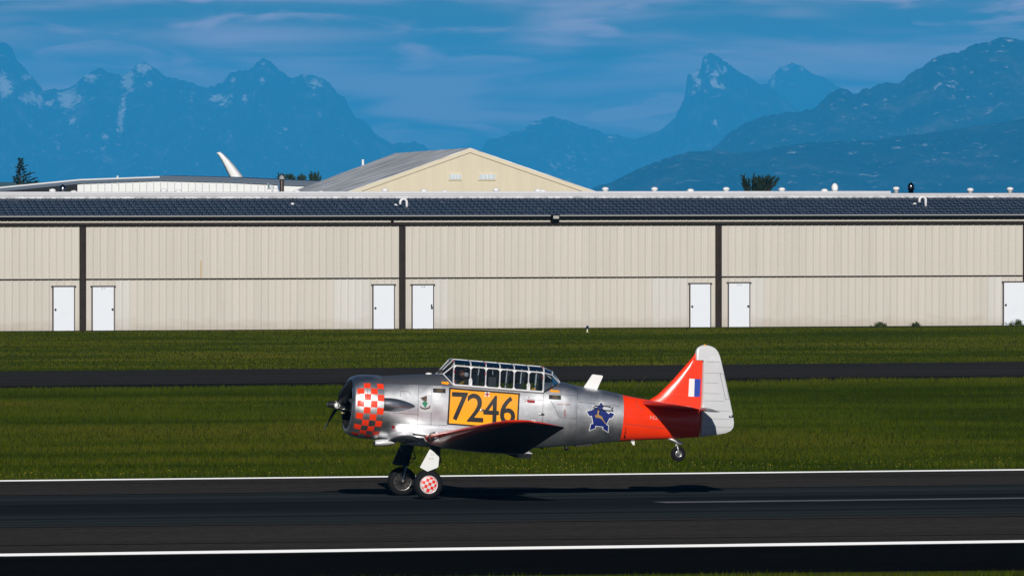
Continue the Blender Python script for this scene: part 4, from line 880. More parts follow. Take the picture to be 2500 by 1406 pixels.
# africa and eagle crest
def z4(L): return [(790 + x / 7.03, 900 + y / 7.03) for x, y in L]
cr = decal('crest', [z4([(1640, 452), (1858, 462), (1855, 760), (1640, 752)])], mat('crest_ground', (0.74, 0.75, 0.77), 0.35, 0.5), 0.003)
decal('crest_continent', [z4([(1695, 592), (1730, 570), (1768, 580), (1785, 610), (1765, 650), (1755, 678), (1735, 682), (1720, 642), (1694, 616)])], GREEN, 0.005, parent=cr, maxlen=4)
decal('crest_eagle', [z4([(1662, 515), (1702, 532), (1735, 545), (1752, 500), (1768, 476), (1777, 510), (1768, 548), (1782, 566), (1740, 574), (1700, 558)])], BROWN, 0.006, parent=cr, maxlen=4)
decal('crest_ribbon', [z4([(1658, 648), (1685, 676), (1740, 690), (1800, 676), (1826, 640), (1836, 662), (1810, 700), (1740, 716), (1680, 702), (1654, 676)])], BROWN, 0.006, parent=cr, maxlen=4)
# tail lettering
decal('registration', [glyph('N24', 1587, 1016, 1612, 1025.5, 0.03)], mat('registration_pale', (0.62, 0.35, 0.32), 0.5), 0.005, maxlen=4)
decal('tail_stencil', [glyph('2', 1524.5, 1045.5, 1529.5, 1053.5), [(1526.5 + 2.2 * math.cos(a), 1058.5 + 2.2 * math.sin(a)) for a in np.linspace(0, 6.283, 12)[:-1]], glyph('1', 1523, 1063, 1527, 1071)], BLACKP, 0.005, maxlen=4)
# panel joints and fastener rows
PLINE = mat('panel_gap', (0.06, 0.06, 0.065), 0.6)
def seam(p, q, w=0.42):
    n = max(2, int(math.hypot(q[0] - p[0], q[1] - p[1]) / 6)); L = [(p[0] + (q[0] - p[0]) * i / n, p[1] + (q[1] - p[1]) * i / n) for i in range(n + 1)]
    dx, dy = q[0] - p[0], q[1] - p[1]; l = math.hypot(dx, dy); ox, oy = -dy / l * w, dx / l * w
    V2 = [(a + ox, b + oy) for a, b in L] + [(a - ox, b - oy) for a, b in L]; F2 = [(i, i + 1, n + 2 + i, n + 1 + i) for i in range(n)]
    decal('panel_joint', [(V2, F2)], PLINE, 0.0025, maxlen=9)
for p, q in [((1022, 941), (1019, 1046)), ((1055, 946), (1052, 1040)), ((938, 938), (1018, 941)), ((938, 1031), (1018, 1037)), ((1018, 1037), (1092, 1040)), ((958, 1009), (1019, 1014)), ((1327, 962), (1323, 1040)), ((1410, 952), (1405, 1082)), ((1412, 983), (1512, 993)), ((1332, 962), (1410, 968)), ((1345, 980), (1366, 1020)), ((1366, 1020), (1406, 1024)), ((1276, 975), (1326, 979)), ((978, 957), (978, 970)), ((978, 957), (998, 958)), ((998, 958), (1003, 966)), ((1525, 1036), (1640, 1050)), ((1555, 972), (1553, 990)), ((1553, 990), (1572, 1005))]:
    seam(p, q)
rv = []
def rivets(p, q, n):
    for i in range(n):
        t = (i + 0.5) / n; a, b = p[0] + (q[0] - p[0]) * t, p[1] + (q[1] - p[1]) * t; rv.append([(a - 0.75, b), (a, b - 0.75), (a + 0.75, b), (a, b + 0.75)])
for a in [((940, 936), (1018, 938), 6), ((940, 1028), (1018, 1034), 6), ((1024, 944), (1021, 1044), 12), ((1053, 950), (1050, 1040), 12), ((1022, 1040), (1090, 1043), 10), ((1276, 978), (1325, 982), 14), ((1406, 955), (1402, 1080), 22), ((1058, 966), (1088, 969), 4), ((1058, 980), (1088, 982), 4), ((1330, 965), (1326, 1038), 16), ((1420, 1070), (1500, 1068), 14)]: rivets(*a)
rvo = decal('rivet_row', rv, PLINE, 0.003); rvo['kind'] = 'stuff'
# white fuel cap on the deck
p = AP(1047, 914.5, 0); MB().lathe((p.x, 0, p.z - 0.02), (0, 0, 1), [(0, 0.075), (0.03, 0.07), (0.045, 0.03)], 16).build('filler_cap', WHITEP, air, True)

# --- cowling
def sooty(m):
    nt = m.node_tree; n = nt.nodes; l = nt.links; b = n['Principled BSDF']; src = b.inputs['Base Color'].links[0].from_socket
    t = n.new('ShaderNodeTexCoord'); mp = n.new('ShaderNodeMapping'); mp.inputs['Scale'].default_value = (0.5, 2.5, 2.5); l.new(t.outputs['Object'], mp.inputs[0])
    q = n.new('ShaderNodeTexNoise'); q.inputs['Scale'].default_value = 1.6; q.inputs['Detail'].default_value = 6; q.inputs['Roughness'].default_value = 0.7; l.new(mp.outputs[0], q.inputs[0])
    r = n.new('ShaderNodeMapRange'); r.inputs[1].default_value = 0.50; r.inputs[2].default_value = 0.72; r.inputs[4].default_value = 0.45; l.new(q.outputs[0], r.inputs[0])
    c = n.new('ShaderNodeMix'); c.data_type = 'RGBA'; l.new(r.outputs[0], c.inputs[0]); l.new(src, c.inputs[6]); c.inputs[7].default_value = (0.40, 0.38, 0.37, 1); l.new(c.outputs[2], b.inputs['Base Color'])
sooty(ALU)
cz = AP(900, 995, 0).z
def cxu(u): return AP(u, 993, 0).x
COLS = [857, 873, 889, 905, 921]
prof = [(848.5, .500), (847.2, .520), (847.6, .545), (849.5, .575), (852.5, .605), (857, .622), (865, .650), (873, .664), (889, .677), (905, .681), (921, .679)]
cprof = hermite([p[0] for p in prof[3:]], [p[1] for p in prof[3:]])
us_ = [848.5, 847.2, 847.6, 849.5, 851, 852.5, 854.5, 857, 861, 865, 869, 873, 881, 889, 897, 905, 913, 921]
rr = [.500, .520, .545] + [cprof(u) for u in us_[3:]]
N = 120; V = []; Fc = []; FM = []
for u, r in zip(us_, rr):
    for k in range(N):
        a = 2 * math.pi * k / N; V.append((cxu(u), -math.cos(a) * r, cz + math.sin(a) * r))      # a = 0 on the near side, going up
for i in range(len(us_) - 1):
    um = (us_[i] + us_[i + 1]) / 2; c = sum(um > x for x in COLS) - 1
    for k in range(N):
        Fc.append((i * N + k, (i + 1) * N + k, (i + 1) * N + (k + 1) % N, i * N + (k + 1) % N))
        ang = (k + 0.5) * 360 / N; ang = ang if ang < 180 else ang - 360; row = math.floor(ang / 12.0)
        near = abs(ang) < 120 and -5 <= row <= 3 or (abs(ang) > 132)
        on = c >= 0 and ((row + c) % 2 == 0) and (-6 <= row <= 3 or abs(ang) > 132 and abs(ang) < 180)
        FM.append(1 if on else 0)
cowl = mesh_obj('cowling', V, Fc, None, air, True, mats=[ALU, CHKR], fmat=FM); cowl['label'] = 'round cowling with red and silver checks'
# inner wall of the cowling, rear lip
b = MB(); b.lathe((cxu(848.5), 0, cz), (1, 0, 0), [(0, .500), (0.03, .485), (0.10, .50), (0.30, .60), (0.62, .66)], 64); b.f = b.f[:-2]; b.build('cowling_duct', BLACKP, air, True, fix=False)
b = MB(); b.lathe((cxu(921), 0, cz), (1, 0, 0), [(0, .679), (0.004, .670), (-0.05, .65), (-0.06, .60)], 80); b.f = b.f[:-2]; b.build('cowling_lip', GREYB, air, True, fix=False)
b = MB()
for t in (0.0,): b.tube([(cxu(u), 0.004 - math.cos(0.0) * cprof(u) - 0.004, cz) for u in (860, 861)], 0.001, 4)
# cowl ring joint
jv = [(cxu(880.5), -math.cos(a) * (cprof(880.5) + 0.001), cz + math.sin(a) * (cprof(880.5) + 0.001)) for a in np.linspace(0, 2 * math.pi, 97)]
MB().tube(jv, 0.0028, 4, False).build('cowling_joint', PLINE, air)
# engine
eng = MB(); xe = cxu(880); eng.lathe((xe - 0.28, 0, cz), (1, 0, 0), [(0, 0.10), (0.03, 0.13), (0.12, 0.17), (0.18, 0.24), (0.45, 0.26)], 28); engine = eng.build('engine', mat('engine_grey', (0.09, 0.095, 0.10), 0.4, 0.5), air, True)
for k in range(9):
    a = 2 * math.pi * k / 9 + math.pi / 2; d = Vector((0, math.cos(a), math.sin(a))); b = MB(); pr = []
    for j in range(12): pr += [(0.20 + j * 0.028, 0.068), (0.21 + j * 0.028, 0.092), (0.218 + j * 0.028, 0.092), (0.226 + j * 0.028, 0.068)]
    b.lathe((xe, 0, cz), d, pr + [(0.55, 0.09), (0.60, 0.07)], 14); b.build('engine_cylinder', mat('cylinder_black', (0.02, 0.02, 0.022), 0.5, 0.4), engine)
b = MB(); b.lathe((xe + 0.2, 0, cz), (1, 0, 0), [(0, 0.66), (0.02, 0.66)], 40); b.build('engine_baffle', BLACKP, air)
# latch on the cowling
p = [AP(902, 1026, -.62), AP(907, 1026, -.62)]
for (u0, v0, u1, v1, w) in [(902, 1028, 907.5, 1028, 0.014), (904.7, 1028, 904, 1041, 0.006)]:
    def onc(u, v):
        y = -.6
        for _ in range(20):
            q = AP(u, v, y); rr_ = cprof(min(max(850, 905), 921)); y = 0.5 * y - 0.5 * math.sqrt(max(0.01, rr_ ** 2 - (q.z - cz) ** 2))
        q = AP(u, v, y); return q + Vector((0, q.y, q.z - cz)).normalized() * 0.008
    MB().tube([onc(u0, v0), onc((u0 + u1) / 2, (v0 + v1) / 2), onc(u1, v1)], w, 6).build('cowling_latch', BLACKP, air)

# --- propeller
xh = AP(799, 990, 0).x; zh = AP(815, 990, 0).z; prop = empty('propeller'); prop.parent = air; prop.location = (AP(826, 990, 0).x, 0, zh)
L0 = xh - prop.location.x
MB().lathe((0, 0, 0), (1, 0, 0), [(L0, 0.045), (L0 + 0.012, 0.062), (L0 + 0.10, 0.062), (L0 + 0.11, 0.075), (L0 + 0.17, 0.075), (L0 + 0.18, 0.05), (-0.02, 0.05), (0.0, 0.10), (0.14, 0.115), (0.32, 0.13)], 24).build('hub', BLACKP, prop, True)
MB().lathe((0, 0, 0), (1, 0, 0), [(L0 - 0.006, 0.02), (L0 - 0.004, 0.04), (L0 + 0.004, 0.046)], 20).build('hub_cap', STEEL, prop, True)
bd = Vector((0, -0.92, 0.39)).normalized()      # blade pointing to the camera side and up
side = bd.cross(Vector((1, 0, 0)))
def blade(sg):
    d = bd * sg; w = Vector((1, 0, 0)).cross(d).normalized(); V = []; st = [(0.10, 0.06, 0.055, 60), (0.22, 0.075, 0.045, 55), (0.38, 0.115, 0.032, 46), (0.60, 0.135, 0.024, 36), (0.85, 0.13, 0.018, 28), (1.10, 0.115, 0.013, 22), (1.27, 0.085, 0.009, 19), (1.35, 0.035, 0.005, 18)]
    for r, c, t, tw_ in st:
        a = R(tw_); ch = w * math.cos(a) + Vector((1, 0, 0)) * math.sin(a); nn = d.cross(ch).normalized()
        for f_, s in ((-1, 0), (-0.5, .8), (0.1, 1), (0.7, .5), (1, 0), (0.7, -.3), (0.1, -.5), (-0.5, -.4)): V.append(tuple(d * r + ch * c * f_ + nn * t * s))
    Fc = [(8 * i + j, 8 * i + (j + 1) % 8, 8 * i + 8 + (j + 1) % 8, 8 * i + 8 + j) for i in range(len(st) - 1) for j in range(8)] + [tuple(range(7, -1, -1)), tuple(range(len(V) - 8, len(V)))]
    o = mesh_obj('propeller_blade', V, Fc, mat('blade_dark', (0.018, 0.019, 0.021), 0.35, 0.3), prop, True)
    bm = bmesh.new(); bm.from_mesh(o.data); bmesh.ops.recalc_face_normals(bm, faces=bm.faces); bm.to_mesh(o.data); bm.free()
blade(1); blade(-1)
CW = mat('counterweight_grey', (0.50, 0.51, 0.49), 0.45, 0.3)
MB().lathe((-0.045, -0.07, -0.015), (0, -1, 0.1), [(0, 0.068), (0.05, 0.068), (0.06, 0.055)], 22).build('counterweight', CW, prop, True)
MB().lathe((-0.045, 0.07, 0.015), (0, 1, -0.1), [(0, 0.068), (0.05, 0.068), (0.06, 0.055)], 22).build('counterweight', CW, prop, True)
arc = [(0.07 + 0.10 * math.cos(a), -0.12, 0.02 + 0.10 * math.sin(a)) for a in np.linspace(R(70), R(300), 16)]
MB().tube(arc, 0.018, 8).build('weight_bracket', STEEL, prop, True)
MB().tube([(0.03, -0.13, -0.07), (0.20, -0.13, -0.085)], 0.014, 8).build('bracket_rod', STEEL, prop, True)
MB().tube([(0.04, -0.12, -0.16), (0.12, -0.12, -0.16)], 0.02, 8).build('bracket_rod', mat('brass_fitting', (0.5, 0.42, 0.2), 0.4, 0.8), prop, True)

# --- side intake fairing
V = []; n = 24; ax0 = surf_px(936, 988.5, 0); ax1 = surf_px(1015, 994, 0); fr = [(0, .135), (.08, .138), (.2, .142), (.35, .138), (.5, .125), (.65, .102), (.8, .072), (.92, .038), (.98, .015), (1, .004)]
for t, r in fr:
    c = ax0.lerp(ax1, t); c.y = -side_y(c.x, c.z) + 0.01
    for k in range(n): a = 2 * math.pi * k / n; V.append((c.x, c.y - math.cos(a) * r * 0.75, c.z + math.sin(a) * r))
Fc = [(i * n + k, i * n + (k + 1) % n, (i + 1) * n + (k + 1) % n, (i + 1) * n + k) for i in range(len(fr) - 1) for k in range(n)]
o = mesh_obj('side_fairing', V, Fc, mat('fairing_aluminium', (0.42, 0.44, 0.47), 0.30, 0.95, rvar=0.05), air, True); o.data.flip_normals()
MB().tube([(ax0.x + 0.012, ax0.y + 0.01 - math.cos(a) * .106, ax0.z + math.sin(a) * .139) for a in np.linspace(-1.9, 1.9, 20)], 0.006, 5).build('fairing_band', GREYB, air)
# --- chin scoop
sc = empty('oil_cooler_scoop'); sc.parent = air
V = []; n = 20; fr = [(914, 1083.5, .10, .052), (918, 1083, .12, .066), (930, 1082.5, .13, .074), (942, 1082, .13, .072), (952, 1082, .115, .058), (960, 1082.5, .09, .04), (967, 1082, .05, .02)]
for u, v, ry, rz in fr:
    c = AP(u, v, -0.22)
    for k in range(n): a = 2 * math.pi * k / n; V.append((c.x, c.y + math.cos(a) * ry, c.z + math.sin(a) * rz))
Fc = [(i * n + k, i * n + (k + 1) % n, (i + 1) * n + (k + 1) % n, (i + 1) * n + k) for i in range(len(fr) - 1) for k in range(n)] + [tuple(range(n * (len(fr) - 1), n * len(fr)))]
o = mesh_obj('scoop_body', V, Fc, mat('scoop_silver', (0.72, 0.73, 0.75), 0.4, 0.3), sc, True)
o2 = mesh_obj('scoop_mouth', [V[k] for k in range(n)], [tuple(range(n))], BLACKP, sc)
bm = bmesh.new(); bm.from_mesh(o.data); bmesh.ops.recalc_face_normals(bm, faces=bm.faces); bm.to_mesh(o.data); bm.free()

# --- wings
def airfoil(n=13):
    up = []; xs = [0.5 * (1 - math.cos(math.pi * i / n)) for i in range(n + 1)]
    th = lambda x: 5 * (0.2969 * math.sqrt(x) - 0.1260 * x - 0.3516 * x**2 + 0.2843 * x**3 - 0.1036 * x**4); cm = lambda x: 0.06 * (x - x * x) * 0.6
    U = [(x, cm(x), th(x)) for x in xs]; return [(x, c, t) for x, c, t in reversed(U)] + [(x, c, -t) for x, c, t in U[1:]]
AF = airfoil()
def wing_loft(stations, name, m, parent, flip=False, smooth=True, under=None):
    V = []
    for (L, T, tk) in stations:
        ch = T - L; cl = ch.length; upv = Vector((0, 0, 1)); 
        for x, c, t in AF: V.append(L + ch * x + upv * (c * cl + t * tk * cl))
    if flip: V = [Vector((v.x, -v.y, v.z)) for v in V]
    n = len(AF); Fc = [(i * n + j, i * n + j + 1, (i + 1) * n + j + 1, (i + 1) * n + j) for i in range(len(stations) - 1) for j in range(n - 1)]
    Fc += [tuple(range(n)), tuple(range((len(stations) - 1) * n, len(stations) * n))]
    o = mesh_obj(name, V, Fc, m, parent, smooth)
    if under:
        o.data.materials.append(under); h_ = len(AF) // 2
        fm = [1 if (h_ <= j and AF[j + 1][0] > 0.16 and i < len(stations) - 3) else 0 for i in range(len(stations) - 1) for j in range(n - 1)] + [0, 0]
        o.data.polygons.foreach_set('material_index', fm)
    bm = bmesh.new(); bm.from_mesh(o.data); bmesh.ops.recalc_face_normals(bm, faces=bm.faces); bm.to_mesh(o.data); bm.free(); sharp(o, 50); return o
def WPT(u, v, y): return AP(u, v, y)
W0 = (WPT(1006, 1071, -.30), WPT(1246, 1102, -.30), .145); W1 = (WPT(1036, 1070, -1.5), WPT(1280, 1110, -1.5), .14)
def lerpst(a, b, t, tk): return (a[0].lerp(b[0], t), a[1].lerp(b[1], t), tk)
W2 = (WPT(1205, 1035.5, -5.6), WPT(1362, 1056, -5.6), .105); W3 = (WPT(1232, 1031, -6.05), WPT(1377, 1047.5, -6.05), .095); W4 = (WPT(1258, 1029.5, -6.28), WPT(1376, 1044, -6.28), .08); W5 = (WPT(1288, 1030, -6.42), WPT(1362, 1041.5, -6.42), .05)
tip = (W5[0].lerp(W5[1], .3) + Vector((0, -0.05, 0)), W5[0].lerp(W5[1], .75) + Vector((0, -0.05, 0)), .02)
WINGR = REDP
for fl in (False, True):
    wing_loft([W0, W1], 'wing_centre_section', ALU, air, fl)
    w = wing_loft([W1] + [lerpst(W1, W2, t, .14 - .035 * t) for t in (.25, .5, .75)] + [W2, W3, W4, W5, tip], 'wing', WINGR, air, fl, under=mat('shade_dark_underside', (0.16, 0.16, 0.17), 0.45, 0.9))  # underside metal darkened to stand for the shade under the wing
# joint strip between centre section and outer panel
J = [W1[0] + (W1[1] - W1[0]) * x + Vector((0, 0, (c + t * .14) * (W1[1] - W1[0]).length)) for x, c, t in AF]
jc = sum((p for p in J), Vector()) / len(J)
MB().tube([jc + (p - jc) * 1.01 for p in J] + [jc + (J[0] - jc) * 1.01], 0.012, 5, False).build('wing_joint_cover', ALU2, air, True)
# aileron gap, landing light, pitot, navigation light
def wing_pt(sa, sb, t, x, upper, off=0.004):
    L = sa[0].lerp(sb[0], t); T = sa[1].lerp(sb[1], t); tk = sa[2] + (sb[2] - sa[2]) * t; ch = T - L; th = 5 * (0.2969 * math.sqrt(x) - 0.1260 * x - 0.3516 * x**2 + 0.2843 * x**3 - 0.1036 * x**4); cm = 0.036 * (x - x * x)
    return L + ch * x + Vector((0, 0, (cm + (th * tk if upper else -th * tk)) * ch.length + (off if upper else -off)))
for up_ in (True, False):
    MB().tube([wing_pt(W1, W2, t, .76, up_, 0.0) for t in np.linspace(.45, 1, 9)], 0.006, 5).build('aileron_gap', BLACKP, air)
    MB().tube([wing_pt(W1, W2, t, .72, up_, 0.0) for t in np.linspace(.02, .44, 9)], 0.005, 5).build('flap_gap', BLACKP, air)
V = []; na = 9; nb = 7
for i in range(nb):
    t = .085 + .10 * i / (nb - 1); hw = math.sin(math.pi * (i + .6) / (nb + .2)) 
    for j in range(na):
        k = (j / (na - 1) * 2 - 1); xx = 0.004 + 0.055 * abs(k) * hw; V.append(wing_pt(W1, W2, t, xx, k > 0.35, 0.006))
Fc = [(i * na + j, i * na + j + 1, (i + 1) * na + j + 1, (i + 1) * na + j) for i in range(nb - 1) for j in range(na - 1)]
mesh_obj('landing_light_lens', V, Fc, mat('light_lens', (0.62, 0.60, 0.60), 0.12, 0.6), air, True)
MB().tube([wing_pt(W1, W2, .07, x, u_, 0.002) for x, u_ in ((.06, True), (.03, True), (.012, True), (.0, True), (.012, False), (.03, False))], 0.03, 5).build('lens_band', mat('band_dark', (0.08, 0.085, 0.09), 0.35, 0.5), air, True)
p = wing_pt(W2, W3, .6, .55, True); MB().lathe(p, (0, -0.3, 1), [(-0.02, .03), (0.03, .035), (0.06, .02), (.07, .004)], 10).build('navigation_light', WHITEP, air, True)
p = wing_pt(W2, W3, .5, .5, True); MB().prism([p, p + Vector((.10, 0, -.005)), p + Vector((.07, -.02, .06)), p + Vector((.01, -.02, .06))], (0, .03, 0)).build('tiedown_fitting', WHITEP, air)
# wing root fillet
V = []; xs = np.linspace(AP(950, 1066, -.5).x, AP(1290, 1080, -.5).x, 40); nt_ = 12
zA = hermite([AP(u, v, -.5).x for u, v in [(950, 1068), (965, 1060), (990, 1051), (1020, 1046.5), (1070, 1045), (1150, 1052), (1230, 1070), (1290, 1092)]], [AP(u, v, -.5).z for u, v in [(950, 1068), (965, 1060), (990, 1051), (1020, 1046.5), (1070, 1045), (1150, 1052), (1230, 1070), (1290, 1092)]])
LEx = W0[0].lerp(W1[0], .55); TEx = W0[1].lerp(W1[1], .55); yB = LEx.y
for i, x in enumerate(xs):
    za = zA(x); A = Vector((x, -side_y(x, za) + 0.012, za)); s = (x - LEx.x) / (TEx.x - LEx.x); ch = (TEx - LEx).length; g = min(1.0, max(0.0, (x - xs[0]) / (LEx.x + 0.10 - xs[0])))
    s_ = min(max(s, 0.0), 0.995); th = 5 * (0.2969 * math.sqrt(s_) - 0.1260 * s_ - 0.3516 * s_**2 + 0.2843 * s_**3 - 0.1036 * s_**4)
    zw = LEx.z + (TEx.z - LEx.z) * s_ + (0.036 * (s_ - s_ * s_) + th * .142) * ch + 0.004; e = math.sin(g * math.pi / 2)
    B = Vector((x, A.y + (yB - A.y) * e, (A.z - 0.05) * (1 - g) + zw * g))
    Cc = Vector((x, A.y + (B.y - A.y) * 0.36, B.z + (A.z - B.z) * 0.32))
    for k in range(nt_ + 1): t = k / nt_; V.append(A * (1 - t) ** 2 + Cc * 2 * t * (1 - t) + B * t * t)
    W_ = Vector((x, A.y + (B.y - A.y) * 0.75, B.z - 0.04 - 0.08 * g))
    for k in range(1, 5): t = k / 4; V.append(B.lerp(W_, t) + Vector((0, -0.04 * math.sin(t * math.pi) * (1 - g * .6), 0)))
nt_ += 4
Fc = [(i * (nt_ + 1) + k, (i + 1) * (nt_ + 1) + k, (i + 1) * (nt_ + 1) + k + 1, i * (nt_ + 1) + k + 1) for i in range(len(xs) - 1) for k in range(nt_)]
mesh_obj('wing_root_fillet', V, Fc, ALU, air, True)
MB().prism([AP(1008, 1059.5, -1.52), AP(1049, 1065, -1.52), AP(1048, 1069.5, -1.52), AP(1008, 1063.5, -1.52)], (0, .05, 0)).build('step_plate', BLACKP, air)
# belly fairing under the wing
b = MB(); V = []
for u, vt, vb, w in [(985, 1080, 1086, .25), (1010, 1076, 1090, .6), (1050, 1078, 1093.5, .95), (1120, 1080, 1097, 1.2), (1200, 1082, 1101, 1.25), (1255, 1094, 1104, .8), (1290, 1090, 1097, .2)]:
    c = AP(u, (vt + vb) / 2, 0); h = (vb - vt) / 2 / 114.7
    for k in range(20): a = 2 * math.pi * k / 20; V.append((c.x, math.cos(a) * w, c.z + math.sin(a) * h))
Fc = [(i * 20 + k, i * 20 + (k + 1) % 20, (i + 1) * 20 + (k + 1) % 20, (i + 1) * 20 + k) for i in range(6) for k in range(20)]
o = mesh_obj('belly_fairing', V, Fc, ALU, air, True); bm = bmesh.new(); bm.from_mesh(o.data); bmesh.ops.recalc_face_normals(bm, faces=bm.faces); bm.to_mesh(o.data); bm.free()

# --- tail
def slab(levels, name, m, h, nf=10, fr=None):
    V = []; fr = fr or [i / nf for i in range(nf + 1)]; n = len(fr)
    for (v, ua, ub, tk) in levels:
        a, b_ = AP(ua, v, 0), AP(ub, v, 0)
        for f_ in fr: p = a.lerp(b_, f_); V.append((p.x, -h(f_) * tk, p.z))
        for f_ in reversed(fr): p = a.lerp(b_, f_); V.append((p.x, h(f_) * tk, p.z))
    k = 2 * n; Fc = [(i * k + j, i * k + (j + 1) % k, (i + 1) * k + (j + 1) % k, (i + 1) * k + j) for i in range(len(levels) - 1) for j in range(k)] + [tuple(range(k)), tuple(range((len(levels) - 1) * k, len(levels) * k))]
    o = mesh_obj(name, V, Fc, m, air, True); bm = bmesh.new(); bm.from_mesh(o.data); bmesh.ops.recalc_face_normals(bm, faces=bm.faces); bm.to_mesh(o.data); bm.free(); sharp(o, 50); return o
FINL = [(1000, 1560, 1708, .10), (990, 1568, 1709, .10), (981, 1580, 1710, .095), (974, 1592, 1710, .092), (966, 1605, 1710.5, .09), (950, 1622, 1711, .086), (935, 1637, 1711.5, .082), (920, 1650.5, 1712, .078), (900, 1668, 1713, .07), (882.5, 1683.5, 1714, .062), (881.5, 1684, 1697.5, .05), (872, 1692, 1697.5, .03), (864.5, 1696.6, 1697.6, .008)]
finh = lambda f: min(1, (max(f, 0) / 0.28)) ** 0.55 * (1 - 0.12 * f) if f > 0 else 0.02
slab(FINL, 'fin', REDP, finh, fr=[0, .01, .03, .06, .1, .16, .24, .34, .5, .7, .85, 1])
def fin_map(u, v, off):
    y = -0.07
    lv = sorted(FINL[:10], key=lambda q: q[0]); vs = [q[0] for q in lv]; ua = np.interp(v, vs, [q[1] for q in lv]); ub = np.interp(v, vs, [q[2] for q in lv]); tk = np.interp(v, vs, [q[3] for q in lv])
    for _ in range(6):
        p = AP(u, v, y); q0 = AP(ua, v, 0); q1 = AP(ub, v, 0); f_ = (p.x - q0.x) / (q1.x - q0.x); y = -finh(min(max(f_, 0.01), 1)) * tk
    return AP(u, v, y) + Vector((0, -off, 0))
ff = decal('fin_flash', [[(1682.5, 926), (1696, 926.6), (1694.5, 970.2), (1680.5, 969.6)]], WHITEP, 0.004, mapper=fin_map); decal('flash_stripe', [[(1696, 926.6), (1710.5, 927.2), (1708.5, 970.8), (1694.5, 970.2)]], BLUE2, 0.004, mapper=fin_map, parent=ff)
frv = [[(a - .8, b), (a, b - .8), (a + .8, b), (a, b + .8)] for a, b in [(1614 + 9 * i, 962 + .5 * i) for i in range(11)]]
q = decal('fin_rivet_row', frv, mat('fin_rivet', (0.75, 0.4, 0.35), 0.4), 0.004, mapper=fin_map); q['kind'] = 'stuff'
RUD = [(844.5, 1717, 1724, .012), (846, 1711, 1732, .025), (848.5, 1705.5, 1739, .035), (853, 1700.5, 1746.5, .045), (860, 1697.8, 1752.5, .055), (870, 1697.5, 1757, .058), (880.8, 1697.5, 1759.8, .06), (881.3, 1714.5, 1760, .062), (900, 1714, 1764.3, .066), (920, 1713.3, 1768.7, .07), (940, 1712.5, 1773.2, .074), (960, 1711.7, 1777.5, .078), (980, 1711, 1782, .08), (1000, 1709, 1786, .08), (1020, 1708.5, 1790, .078), (1035, 1708.5, 1791.7, .074), (1045, 1708.5, 1790.2, .068), (1053, 1708.5, 1784.5, .06), (1059, 1708.5, 1772, .05), (1063, 1708.5, 1752, .04), (1066.5, 1708.5, 1726, .025), (1068.5, 1708.5, 1714, .012)]
RUDM = mat('rudder_fabric', (0.70, 0.71, 0.735), 0.45, 0.25, var=0.03, vscale=6)
rudh = lambda f: (min(1, f / 0.06) ** 0.5) * (1 - f) ** 0.9 + 0.06
rudder = slab(RUD, 'rudder', RUDM, rudh, fr=[0, .01, .03, .06, .12, .25, .4, .55, .7, .85, .95, 1])
def rud_map(u, v, off):
    y = -0.05; vs = [q[0] for q in RUD]; ua = np.interp(v, vs, [q[1] for q in RUD]); ub = np.interp(v, vs, [q[2] for q in RUD]); tk = np.interp(v, vs, [q[3] for q in RUD])
    for _ in range(6):
        p = AP(u, v, y); q0 = AP(ua, v, 0); q1 = AP(ub, v, 0); f_ = min(max((p.x - q0.x) / (q1.x - q0.x), 0.0), 1); y = -rudh(f_) * tk
    return AP(u, v, y) + Vector((0, -off, 0))
for v0, a, b_ in [(884.5, 1727, 1757), (911, 1720, 1763), (935, 1720, 1753), (961, 1719, 1757), (979, 1720, 1768), (1003, 1716, 1781), (1023, 1716, 1786), (1042.5, 1716, 1787)]:
    V2 = [(a + (b_ - a) * i / 8, v0 + s * .55 + i * .12) for s in (-1, 1) for i in range(9)]; F2 = [(i, i + 1, 10 + i, 9 + i) for i in range(8)]
    decal('rib_tape', [(V2, F2)], mat('rib_tape_silver', (0.72, 0.73, 0.75), 0.4, 0.3), 0.006, mapper=rud_map, parent=rudder)
    decal('rib_shadow', [([(x, y + 1.0) for x, y in V2], F2)], mat('rib_shadow_grey', (0.42, 0.43, 0.45), 0.5, 0.3), 0.003, mapper=rud_map, parent=rudder)  # darker copy of the tape just below it, painted as its shadow
TT = [(1757.5, 913.5), (1765.8, 913.8), (1780.2, 977.5), (1770.8, 977)]
tb = decal('trim_tab', [TT], GREYB, 0.004, mapper=rud_map, parent=rudder); decal('trim_tab_skin', [inset(TT, 0.7)], RUDM, 0.008, mapper=rud_map, parent=rudder)
decal('hinge', [rect(1712.5, 881.5, 1717, 885.5), rect(1709.5, 961, 1713, 965)], BLACKP, 0.01, mapper=rud_map, parent=rudder)
MB().tube([AP(1780, 1018, -.05), AP(1791, 1016.5, -.05)], 0.018, 8).build('tail_light', STEEL, rudder, True)
MB().lathe(AP(1721, 844.6, 0), (0, 0, 1), [(-.02, .02), (.01, .02), (.025, .006)], 8).build('beacon', YEL, rudder)
